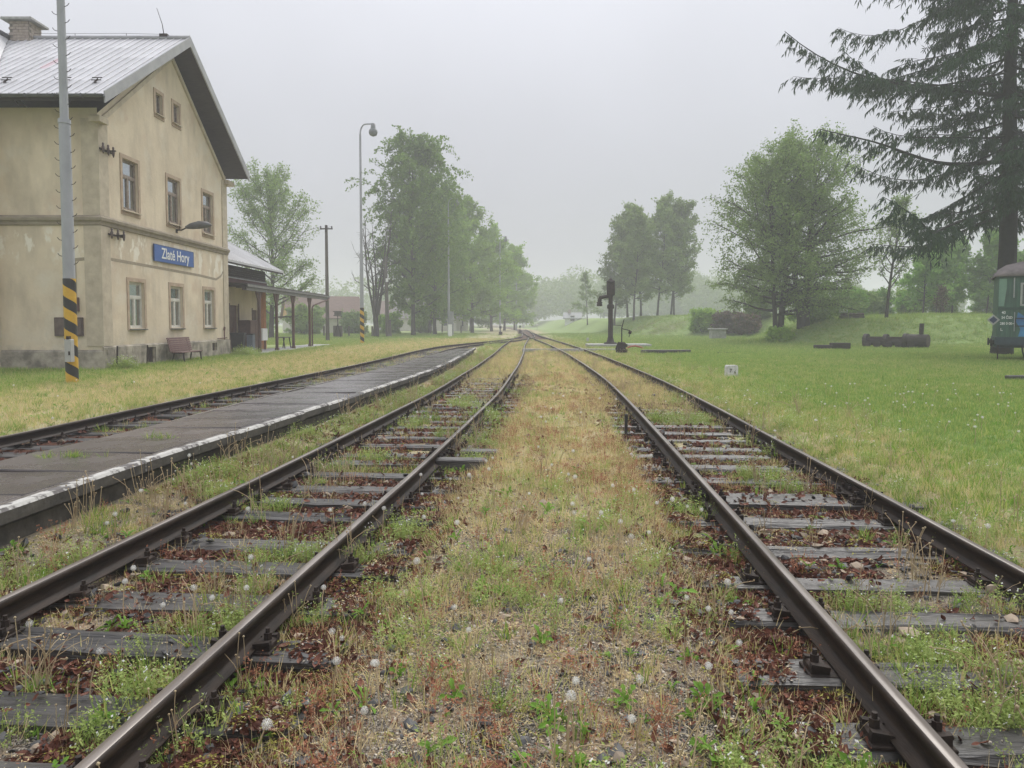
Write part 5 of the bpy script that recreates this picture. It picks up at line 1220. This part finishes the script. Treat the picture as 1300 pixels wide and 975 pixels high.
def rosette(name, seed, n, L, mat, lift=.45):
    r = random.Random(seed); m = MB()
    for i in range(n):
        a = 6.283*i/n+r.uniform(-.3, .3); l = L*r.uniform(.6, 1.15); c, s = math.cos(a), math.sin(a); e = lift*r.uniform(.4, 1.6); v = []
        ts = [0, .25, .35, .5, .6, .75, .85, 1]; ws = [.004, .010, .006, .014, .008, .017, .012, .0]
        for t, w_ in zip(ts, ws):
            rr = l*t*math.cos(e*(1-t*.4)); z = l*t*math.sin(e)*(1-.55*t)+.004; w_ *= l/.12
            v += [(rr*c-w_*s, rr*s+w_*c, z+w_*.3), (rr*c, rr*s, z), (rr*c+w_*s, rr*s-w_*c, z+w_*.3)]
        f = []
        for k in range(len(ts)-1): f += [(3*k, 3*k+1, 3*k+4, 3*k+3), (3*k+1, 3*k+2, 3*k+5, 3*k+4)]
        m.add(v, f)
    return m.mesh(name, mat)
def stalks(name, seed, n, h, rad, mats, knob=True):
    r = random.Random(seed); m = MB()
    for i in range(n):
        a = r.uniform(0, 6.283); q = rad*math.sqrt(r.random()); b = Vector((q*math.cos(a), q*math.sin(a), 0)); k = r.uniform(.05, .9)**2*1.2; hh = h*r.uniform(.6, 1.15); az = r.uniform(0, 6.283)
        pts = []
        for t in (0, .3, .6, .85, 1): pts.append(b+Vector((math.cos(az)*k*hh*t*t, math.sin(az)*k*hh*t*t, hh*(t-.32*k*t**3))))
        m.tube(pts, [.0022, .002, .0019, .0018, .0017], 4, 0, False)
        if knob: m.tube([pts[-1]-Vector((0, 0, .002)), pts[-1]+Vector((0, 0, .004)), pts[-1]+Vector((0, 0, .008))], [.002, .006, .002], 5, 0)
    return m.mesh(name, mats)
def leafbit(name, seed, L):
    r = random.Random(seed); m = MB(); 
    ang = r.uniform(-.6, .6); k = r.uniform(.2, .8)
    v = []; ts = (-1, -.5, 0, .5, 1); ws = (.05, .55, .7, .5, .03)
    for t, w_ in zip(ts, ws): v += [(t*L, -w_*L*.8, L*(k*.5*w_+.25*t*t*r.uniform(.5, 1.5))), (t*L, 0, L*.2*t*t), (t*L, w_*L*.8, L*(k*.6*w_+.3*t*t*r.uniform(.2, 1.5)))]
    m.add(v, [q for i in range(4) for q in ((3*i, 3*i+1, 3*i+4, 3*i+3), (3*i+1, 3*i+2, 3*i+5, 3*i+4))])
    return m.mesh(name, MT['litter'])
def pebble(name, seed, s, mat, flat=.6):
    r = random.Random(seed); bmx = __import__('bmesh').new(); __import__('bmesh').ops.create_icosphere(bmx, subdivisions=1, radius=s)
    for v in bmx.verts: v.co *= r.uniform(.62, 1.2); v.co.z *= flat; v.co.x *= 1.25
    me = bpy.data.meshes.new(name); bmx.to_mesh(me); bmx.free(); me.materials.append(mat); return me
def moss(name, seed):
    r = random.Random(seed); m = MB()
    for i in range(90):
        a = r.uniform(0, 6.283); q = .07*math.sqrt(r.random()); z = .022*(1-(q/.07)**2); p = Vector((q*math.cos(a), q*math.sin(a), z)); l = .007
        m.add([p+Vector((r.uniform(-l, l), r.uniform(-l, l), r.uniform(0, l))) for _ in range(3)], [(0, 1, 2)])
    return m.mesh(name, MT['moss'])
SRC = {}
def src(kind, meshes):
    c = bpy.data.collections.new('source_'+kind)
    for i, me in enumerate(meshes):
        o = bpy.data.objects.new('%s_%02d' % (kind, i), me); c.objects.link(o)
    SRC[kind] = (c, len(meshes))
src('green_tuft', [tuft('grass', i, 15, .10, .0028, .9, .05, [MT['g1'], MT['g2']], .9, .25) for i in range(3)])
src('yellow_tuft', [tuft('grass', 10+i, 15, .085, .0024, 1.0, .06, [MT['g2'], MT['straw']], .9, .45) for i in range(3)])
src('straw_tuft', [tuft('straw', 20+i, 15, .10, .0017, 1.5, .08, [MT['straw'], MT['g2']], 1.1, .2) for i in range(3)])
src('red_tuft', [weed('sorrel', 30+i, 9, .12, .05, [MT['redw'], MT['redw']], .007) for i in range(2)]+[tuft('redstalk', 33, 9, .13, .0014, .6, .05, [MT['redw'], MT['straw']], .6, .3)])
src('lawn_tuft', [tuft('lawn', 40+i, 28, .058, .0026, 1.1, .10, [MT['lawn'], MT['g2']], .9, .22) for i in range(3)])
src('pale_weed', [weed('weed', 50+i, 26, .15, .09, [MT['chick'], MT['fluff']], .008) for i in range(4)])
src('rosette', [rosette('rosette', 60+i, (8, 6, 4, 10, 5)[i], (.085, .10, .12, .07, .09)[i], MT['dand'], (.7, 1.0, 1.25, .9, 1.2)[i]) for i in range(5)])
src('stalk', [stalks('stalks', 70+i, 5+i, .26, .06, MT['stalk']) for i in range(4)])
src('leaf', [leafbit('leaf', 80+i, .018+.005*(i % 3)) for i in range(6)])
src('stone', [pebble('stone', 90+i, .012+.003*i, MT['pebble'] if i < 8 else MT['pebble2'], .5) for i in range(9)])
src('grit', [pebble('grit', 100+i, .0042+.0012*i, MT['grit'], .7) for i in range(3)])
def chaff(name, seed):
    r = random.Random(seed); m = MB()
    for i in range(7):
        a = r.uniform(0, 6.283); p = Vector((r.gauss(0, .02), r.gauss(0, .02), r.uniform(.002, .008))); d = Vector((math.cos(a), math.sin(a), r.uniform(-.2, .3)))*r.uniform(.005, .016); e = Vector((-math.sin(a), math.cos(a), r.uniform(-.4, .4)))*r.uniform(.0012, .003)
        m.add([p-d, p+e, p+d, p-e], [(0, 1, 2, 3)], 1 if r.random() < .25 else 0)
    return m.mesh(name, [MT['straw'], MT['redw']])
src('chaff', [chaff('chaff', i) for i in range(5)])
src('moss', [moss('moss', i) for i in range(2)])
def scatter(name, kind, P, label, cat, scl, tilt=.25, flat=False):
    P = np.asarray(P, np.float32); N = len(P); c, n = SRC[kind]
    me = bpy.data.meshes.new(name); me.vertices.add(N); me.vertices.foreach_set('co', P.ravel())
    rot = np.zeros((N, 3), np.float32); rot[:, 2] = rng.uniform(0, 6.283, N); rot[:, 0] = rng.normal(0, tilt, N); rot[:, 1] = rng.normal(0, tilt, N)
    me.attributes.new('rot', 'FLOAT_VECTOR', 'POINT').data.foreach_set('vector', rot.ravel())
    me.attributes.new('scl', 'FLOAT', 'POINT').data.foreach_set('value', np.asarray(scl, np.float32))
    me.attributes.new('idx', 'INT', 'POINT').data.foreach_set('value', rng.integers(0, n, N).astype(np.int32))
    o = obj(name, me, None, label, cat, kind='stuff')
    ng = bpy.data.node_groups.new(name, 'GeometryNodeTree')
    ng.interface.new_socket('Geometry', in_out='INPUT', socket_type='NodeSocketGeometry'); ng.interface.new_socket('Geometry', in_out='OUTPUT', socket_type='NodeSocketGeometry')
    gi = ng.nodes.new('NodeGroupInput'); go = ng.nodes.new('NodeGroupOutput'); ip = ng.nodes.new('GeometryNodeInstanceOnPoints')
    ci = ng.nodes.new('GeometryNodeCollectionInfo'); ci.inputs['Collection'].default_value = c; ci.inputs['Separate Children'].default_value = True; ci.inputs['Reset Children'].default_value = True
    def na(a, t):
        q = ng.nodes.new('GeometryNodeInputNamedAttribute'); q.data_type = t; q.inputs['Name'].default_value = a; return q.outputs[0]
    L = ng.links.new
    L(gi.outputs[0], ip.inputs['Points']); L(ci.outputs[0], ip.inputs['Instance']); ip.inputs['Pick Instance'].default_value = True
    L(na('idx', 'INT'), ip.inputs['Instance Index']); L(na('scl', 'FLOAT'), ip.inputs['Scale'])
    er = ng.nodes.new('FunctionNodeEulerToRotation'); L(na('rot', 'FLOAT_VECTOR'), er.inputs[0]); L(er.outputs[0], ip.inputs['Rotation'])
    L(ip.outputs[0], go.inputs[0])
    md = o.modifiers.new('scatter', 'NODES'); md.node_group = ng
    return o
BANDS = [(1.3, 5, 1.0, 1.0), (5, 10, .62, 1.1), (10, 20, .42, 1.25), (20, 38, .30, 1.3), (38, 75, .14, 1.55)]
def cand(dens, bands=BANDS, clump=None):
    X, Y, S = [], [], []
    for a, b, m, s in bands:
        area = (b-a)*(1.86*(a+b)/2+5); n = int(area*dens*m)
        y = np.sqrt(rng.uniform(a*a, b*b, n)) if a > 3 else rng.uniform(a, b, n)
        x = rng.uniform(-1, 1, n)*(.93*y+2.5); X.append(x); Y.append(y); S.append(np.full(n, s))
    return np.concatenate(X), np.concatenate(Y), np.concatenate(S)
def prep(x, y):
    z = zones(x, y); a = fx(XA, y); b = fx(XB, y); c = fx(XC, y)
    onplat = (x > fx(PL, y)-.15) & (x < fx(PR, y)+.06) & (y < PLAT_END+.2)
    inb = (x < -13.9) & (y > 24.3) & (y < 46); canopy = (x < -13.0) & (y > 36) & (y < 54)
    onrail = abs(abs(z['off'])-.75) < .055
    onsl = (abs(z['off']) < 1.25) & (z['sl'] < .135)
    cthin = (abs(x-c) < 1.25) & (rng.random(len(x)) < .85) & (y < 60)
    z['cov'] = .6*sst(.50, .68, vnoise(y, x*.35, 1.1, 91))
    z.update(a=a, b=b, c=c, bad=onplat | inb | canopy | onrail | cthin, onsl=onsl, sdB=x-b, sdA=x-a, sdC=x-c, inbed=abs(z['off']) < 1.2)
    z['mid'] = (x > a+1.0) & (x < b-1.0); z['strip'] = (x < a-.9) & (x > fx(PR, y)); z['right'] = x > b+.95; z['left'] = x < c-.9
    z['p'] = fnoise(x, y, .55, 41); z['q'] = fnoise(x, y, 1.3, 43); z['s'] = fnoise(x, y, 2.6, 47)
    return z
def place(name, kind, dens, fn, label, cat, smin=.7, smax=1.3, tilt=.2, dz=0, bands=BANDS):
    x, y, s = cand(dens, bands); z = prep(x, y); pr = np.clip(fn(x, y, z), 0, 1); pr = np.where(z['bad'], 0, pr)
    k = rng.random(len(x)) < pr; x, y, s = x[k], y[k], s[k]; sl = z['onsl'][k]
    h = terr(x, y)+dz; h = np.where(sl, np.maximum(h, -.165), h)
    return scatter(name, kind, np.stack([x, y, h], 1), label, cat, s*rng.uniform(smin, smax, len(x)), tilt)
W = np.where
def f_green(x, y, z):
    o = W(z['mid'], .20*sst(.52, .66, z['p'])*sst(2, 6, y)+.03, 0)
    o = W(z['inbed'], .55*sst(.46, .60, z['p'])*sst(.38, .56, z['q'])*W(z['onsl'], .12+z['cov'], 1), o)
    o = W(z['strip'], .55*sst(.40, .6, z['p']), o)
    o = W(z['right'], .45*sst(0, .4, z['sdB']-.9)*(1-z['lawn'])*(.3+1.2*sst(.6, .4, z['p']))+.15*z['lawn'], o)
    o = W(z['left'], .25+.6*sst(.5, .62, z['n2'])*sst(1.6, .5, -z['sdC']-.9)*.6+.3*sst(-10.5, -13, x)-.15*sst(-12.5, -9.5, x), o)
    return o
place('green_grass', 'green_tuft', 330, f_green, 'green grass tufts growing beside the tracks', 'grass')
def f_yel(x, y, z):
    o = W(z['mid'], (.06+.34*sst(.46, .64, z['q']))*sst(3, 8, y+(z['p']-.5)*4)+.05, 0)
    o = W(z['inbed'], .32*sst(.48, .60, z['q'])*W(z['onsl'], .12+z['cov'], 1)+.6*sst(11, 17, y-W(abs(z['sdB']) < 1.3, 0, 7)), o)
    o = W(z['strip'], .30*(.2+1.3*sst(.42, .6, z['p'])), o); o = W(z['right'], .34*(1-z['lawn'])*(.3+1.2*sst(.35, .6, z['p']))+.04+.30*sst(.54, .70, fnoise(x, y, 5., 57)), o); o = W(z['left'], .35, o)
    return o
place('yellow_grass', 'yellow_tuft', 330, f_yel, 'yellow green grass between the rails and on the yard', 'grass')
def f_str(x, y, z):
    o = W(z['mid'], (.26+.48*sst(.40, .6, z['s']))*sst(2.5, 8, y+(z['p']-.5)*5)+.2, 0)
    o = W(z['inbed'], .08*W(z['onsl'], .2, 1)+.5*sst(11, 18, y-W(abs(z['sdB']) < 1.3, 0, 7)), o)
    o = W(z['strip'], .14, o); o = W(z['right'], .3*(1-z['lawn'])*(.3+1.2*sst(.35, .6, z['q'])), o); o = W(z['left'], .55*sst(-13.5, -9, x)+.05, o)
    return o
place('dry_grass', 'straw_tuft', 330, f_str, 'dry straw coloured grass between the tracks', 'dry grass')
def f_red(x, y, z):
    o = W(z['mid'], (.06+.42*sst(.46, .62, z['s']))*sst(1.6, 4, y)*(1-.5*sst(16, 30, y)), 0)
    return W(z['strip'], .08, W(z['inbed'], .06*W(z['onsl'], 0, 1), o))
place('red_weeds', 'red_tuft', 230, f_red, 'reddish brown low weeds between the tracks', 'weeds', .6, 1.2)
def f_lawn(x, y, z): return W(z['right'], np.maximum(z['lawn'], .18), W(z['left'], z['lawn']*.9, 0))
place('lawn_grass', 'lawn_tuft', 260, f_lawn, 'short green lawn grass beyond the tracks', 'lawn', .8, 1.3, .2, bands=[(3, 10, .9, 1.0), (10, 20, .6, 1.2), (20, 38, .30, 1.5), (38, 75, .12, 2.1), (75, 110, .04, 3.2)])
def f_weed(x, y, z):
    o = W(z['mid'], (.02+.16*sst(.54, .64, z['p']))*(1-sst(9, 16, y)), 0)
    o = W(z['inbed'], .75*sst(.54, .64, z['p'])*sst(.42, .5, z['q'])*W(z['onsl'], .1+z['cov'], 1)*(1-.6*sst(14, 22, y)), o)
    o = W(z['strip'], .45*sst(.42, .55, z['q']), o); o = W(z['right'], .35*(1-z['lawn'])*sst(.45, .6, z['p']), o)
    return o
place('pale_weeds', 'pale_weed', 130, f_weed, 'pale green chickweed clumps between the sleepers', 'weeds', .6, 1.25, .15)
def f_ros(x, y, z):
    o = W(z['mid'], .30*sst(.45, .6, z['q'])+.12, 0); o = W(z['inbed'], .45*sst(.5, .62, z['p'])*W(z['onsl'], 0, 1), o)
    o = W(z['strip'], .6, o); o = W(z['right'], .5*(1-.5*z['lawn']), o); o = W(z['left'], .5, o); return o
place('dandelion_leaves', 'rosette', 46, f_ros, 'bright green toothed dandelion leaves', 'dandelion leaves', .4, 1.1, .4, bands=BANDS[:4])
def f_stk(x, y, z):
    o = W(z['mid'], .22*sst(.45, .6, z['q']), 0); o = W(z['inbed'], .35*sst(.48, .6, z['p']), o); o = W(z['strip'], 1.0*sst(.36, .5, z['s']), o)
    return W(z['right'], .06*(1-z['lawn']), o)
place('dry_stalks', 'stalk', 26, f_stk, 'thin bent dry flower stalks beside the rails', 'stalks', .6, 1.5, .1, bands=BANDS[:4])
def f_leaf(x, y, z):
    o = W(z['inbed'], z['litter']*W(z['onsl'], .05+.7*z['cov'], 1)*(.8+.6*sst(.3, .75, abs(z['off'])))*(1-.6*sst(.52, .62, z['p'])), 0)
    edge = W(z['mid'], .75*sst(1.65, 1.1, abs(z['off']))*sst(.34, .5, z['q'])+.03+.08*sst(.56, .66, z['s'])*sst(5, 3, y), 0)
    edge = W(z['strip'], .55*sst(.36, .55, z['q']), edge)
    return np.maximum(o, edge)
place('leaf_litter', 'leaf', 2300, f_leaf, 'fallen reddish brown leaves between the sleepers', 'leaves', .6, 1.4, .5, .008, bands=[(1.3, 5, 1, 1), (5, 10, .5, 1.2), (10, 24, .14, 1.9)])
def f_sto(x, y, z):
    o = W(z['inbed'], .22+.75*sst(.52, .62, z['n2'])*(1-z['litter'])+.15*sst(.5, .65, z['p']), 0); o = W(z['onsl'], .015, o)
    return W(z['mid'], .05+.05*sst(1.9, 1.2, abs(z['off'])), W(z['strip'], .12, o))
place('ballast_stones', 'stone', 620, f_sto, 'dark slate ballast stones between the sleepers', 'gravel', .5, 1.35, .4, .004, bands=[(1.3, 5, 1, 1), (5, 10, .5, 1.25), (10, 22, .12, 2)])
def f_gri(x, y, z): return W(z['mid'], .9-.6*sst(3.5, 8, y), W(z['onsl'], .02, W(z['inbed'], .3, .1)))
place('fine_grit', 'grit', 3400, f_gri, 'fine grey gravel in the foreground between the tracks', 'gravel', .6, 1.5, .5, .001, bands=[(1.3, 3.4, 1, 1), (3.4, 6, .5, 1.2), (6, 9, .2, 1.7)])
def f_mos(x, y, z): return W(z['mid'], .5*sst(.50, .64, z['s'])*sst(2.6, .9, abs(z['off']))+.08, W(z['inbed'], .10*W(z['onsl'], .3, 1), W(z['strip'], .4, 0)))
place('moss_patches', 'moss', 130, f_mos, 'yellow green moss cushions on the gravel', 'moss', .6, 1.8, .1, .0, bands=BANDS[:3])
place('straw_chaff', 'chaff', 800, lambda x, y, z: W(z['mid'], .22+.62*sst(.40, .60, z['p']), W(z['strip'], .5, W(z['inbed'], .12*W(z['onsl'], .2, 1), .0))), 'short pale bits of dead straw lying on the gravel', 'straw', .7, 1.3, .2, .003, bands=[(1.3, 5, 1, 1), (5, 9, .5, 1.3)])
# larger leafy plants that stand out in the foreground
px_ = []
for x, y in [(1.58, 5.58), (1.13, 3.16), (0.81, 3.06), (-0.71, 3.06), (-1.06, 3.06), (-1.85, 4.07), (-2.29, 4.18), (0.20, 6.14), (0.20, 3.62), (-2.73, 6.27), (-0.56, 8.57), (3.23, 5.38), (2.35, 5.19), (1.67, 5.48), (1.16, 3.00), (-0.80, 6.69), (-1.24, 6.69), (0.13, 2.97), (-0.14, 4.36), (0.96, 4.36), (1.32, 2.75), (0.76, 2.75), (-1.74, 3.09), (-1.79, 2.75)]:
    for k in range(random.choice([2, 3, 4])):
        xx, yy = x+random.gauss(0, .05), y+random.gauss(0, .05); px_.append((xx, yy, G(xx, yy)))
scatter('leafy_plants', 'rosette', px_, 'larger bright green leafy weeds beside the rails', 'weeds', rng.uniform(.75, 1.4, len(px_)), .5)
# weeds on the platform and along the building foot
px_ = []
for (cx, cy, n, s) in ((-4.45, 7.35, 16, .16), (-4.75, 5.75, 8, .12), (-4.65, 5.72, 6, .08), (-4.2, 8.6, 7, .1)):
    for k in range(n): px_.append((cx+random.gauss(0, s), cy+random.gauss(0, s*.3), PLAT_Z-.015))
scatter('platform_weeds', 'green_tuft', px_, 'small grass tufts growing in the platform joints', 'grass', rng.uniform(.7, 1.2, len(px_)))
px_ = [(x, y, G(x, y)) for x, y in [(XF+.15+abs(random.gauss(0, .35)), random.uniform(24.6, 36.5)) for _ in range(700)]+[(random.uniform(-19, -13.9), 24.4-abs(random.gauss(0, .4))) for _ in range(700)]]
px_ = [p for p in px_ if not (p[0] < -17.4 and p[1] > 24.3)]
scatter('wall_foot_grass', 'green_tuft', px_, 'taller green grass along the foot of the station walls', 'grass', rng.uniform(1.0, 2.2, len(px_)))
px_ = [(x, y, G(x, y)) for x, y in [(random.gauss(-13.55, .12), random.gauss(25.6, .22)) for _ in range(26)]+[(random.gauss(-13.5, .3), random.gauss(36.9, .4)) for _ in range(34)]]
scatter('wall_foot_weeds', 'pale_weed', px_, 'bushy weeds at the corner and end of the gable wall', 'weeds', rng.uniform(2, 3.4, len(px_)))
px_ = []
while len(px_) < 2600:
    y = random.uniform(50, 105); x = random.uniform(.12, .85)*y
    d = float(sdist(np.array([x]), np.array([y]))[0])
    if d > -2 and fnoise(np.array([x]), np.array([y]), 4, 77)[0] > .46: px_.append((x, y, G(x, y)))
scatter('bank_grass', 'green_tuft', px_, 'rough taller grass clumps on the right bank', 'grass', rng.uniform(2.5, 5, len(px_)))
# tan stones that one can pick out
for i, (x, y, s) in enumerate([(3.05, 4.05, .05), (2.25, 4.05, .07), (2.62, 3.7, .05), (2.75, 3.55, .035), (3.45, 4.95, .085), (-1.35, 6.3, .06), (-2.35, 6.0, .06), (-1.0, 3.2, .03), (1.15, 3.35, .03), (1.9, 3.2, .04), (.35, 2.75, .018)]):
    me = pebble('tan_stone', 200+i, s, MT['pebble2'], .55)
    obj('tan_stone', me, None, 'pale tan stone lying in the gravel near the tracks', 'stone', 'pale stones in the gravel', loc=(x, y, G(x, y)+s*.2), rot=(0, 0, i))
# loose sleeper stub beside the left track
for x, y, l, lb in ((-.42, 9.35, .5, 'short dark timber stub beside the left track'), (-.62, 8.75, .62, 'second short timber stub nearer to the viewer')):
    m = MB(); m.box(-l/2, l/2, -.1, .1, 0, .12, ch=.015); obj('timber_stub', m.mesh('timber_stub', MT['sleeper']), None, lb, 'timber', loc=(x, y, -.2), rot=(0, 0, -.05))

# ------------------------------------------------------------------ dandelion clocks, one by one
def head_mesh(seed, dens=85, rad=.0150):
    r = np.random.default_rng(seed); m = MB()
    m.tube([(0, 0, -.004), (0, 0, 0), (0, 0, .004)], [.002, .0045, .002], 6)
    for i in range(dens):
        z = 1-2*(i+.5)/dens; a = i*2.39996; q = math.sqrt(1-z*z); d = Vector((q*math.cos(a), q*math.sin(a), z))
        e = d.cross(Vector((.3, .5, .8))).normalized(); f = d.cross(e); R_ = rad*r.uniform(.85, 1.1)
        m.add([d*.004-e*.0004, d*.004+e*.0004, d*R_], [(0, 1, 2)])
        for k in range(3):
            b = k*1.0472*2+r.uniform(0, 1); t = (e*math.cos(b)+f*math.sin(b)); u = d.cross(t)
            m.add([d*R_, d*(R_*1.06)+t*.0055+u*.0009, d*(R_*1.06)+t*.0055-u*.0009], [(0, 1, 2)])
    return m.mesh('seed_head', MT['fluff'])
HD = [head_mesh(i) for i in range(3)]+[head_mesh(9, 50, .014)]
SV = []
for i in range(8):
    r = random.Random(i+300); az = 0; k = r.uniform(.02, .5); h = r.uniform(.16, .32); m = MB()
    pts = [Vector((k*h*t*t, .02*math.sin(t*3)*h, h*(t-.25*k*t**3))) for t in (0, .25, .5, .75, 1)]
    m.tube(pts, [.0034, .0031, .0029, .0027, .0025], 5, 0, False); SV.append((m.mesh('stem', MT['stalk']), pts[-1]))
spots = []
def try_add(n, xr_, yr_, cond):
    c = 0; t = 0
    while c < n and t < 6000:
        t += 1; y = math.sqrt(random.uniform(yr_[0]**2, yr_[1]**2)); x = random.uniform(xr_[0], xr_[1])*y
        z = prep(np.array([x]), np.array([y]))
        if z['bad'][0] or z['onsl'][0] or not cond(z, x, y): continue
        spots.append((x, y)); c += 1
fixed = [(.47, 2.68), (.50, 2.80), (.83, 2.95), (-.62, 3.05), (-.55, 2.98), (-.92, 3.65), (-.20, 3.28), (-.32, 3.75), (-.83, 3.42), (-.78, 3.1), (.95, 3.5), (1.15, 3.55), (.78, 4.7), (.7, 4.75), (.98, 4.9), (-1.5, 4.05), (-1.75, 4.0), (-1.95, 3.3), (-2.0, 4.7), (3.35, 5.1), (-.55, 2.6), (-.95, 2.55), (1.2, 4.1), (.15, 6.2), (.6, 6.4)]
spots += fixed
try_add(24, (-.6, .75, 1), (2.6, 8), lambda z, x, y: z['mid'][0] or z['strip'][0])
try_add(30, (-.7, .75, 1), (6, 15), lambda z, x, y: z['mid'][0] or z['strip'][0] or z['inbed'][0])
try_add(18, (-.7, .2, 1), (2.8, 8), lambda z, x, y: z['inbed'][0] or z['strip'][0])
try_add(70, (.25, .72, 1), (5.5, 17), lambda z, x, y: z['right'][0])
try_add(9, (-.75, -.35, 1), (10, 18), lambda z, x, y: z['left'][0])
for i, (x, y) in enumerate(spots):
    z = prep(np.array([x]), np.array([y]))
    if z['mid'][0]: lb, gp_ = 'white dandelion clock on a bare stem in the gravel strip between the two front tracks', 'dandelion clocks between the front tracks'
    elif z['right'][0]: lb, gp_ = 'white dandelion clock in the lawn right of the right track', 'dandelion clocks on the right lawn'
    elif z['left'][0]: lb, gp_ = 'white dandelion clock in the yard grass left of the far track', 'dandelion clocks in the station yard'
    elif z['strip'][0]: lb, gp_ = 'white dandelion clock in the strip below the platform edge', 'dandelion clocks by the platform'
    else: lb, gp_ = 'white dandelion clock growing inside the rails of a track', 'dandelion clocks inside the tracks'
    o = thing('dandelion', lb, 'dandelion', (x, y, G(x, y)), random.uniform(0, 6.28), gp_)
    s = random.uniform(.8, 1.2)*(1 if y < 9 else 1.15); o.scale = (s, s, s)
    if z['right'][0]: o.scale = (s, s, s*.75)
    me, tip = random.choice(SV); obj('stem', me, o); obj('seed_head', random.choice(HD[:3] if random.random() < .8 else HD[3:]), o, loc=tip)

# ------------------------------------------------------------------ haze
m, nt = newmat('fog')
v = add(nt, 'ShaderNodeVolumePrincipled', Color=(.955, .96, .985, 1), Density=.0023, Anisotropy=0.0)
add(nt, 'ShaderNodeOutputMaterial', Volume=v.outputs[0])
b = MB(); b.box(-670, 670, -80, 660, -1.6, 34.0)
obj('haze', b.mesh('haze', m), kind='stuff', label='thin fog filling the air over the whole station', cat='fog')
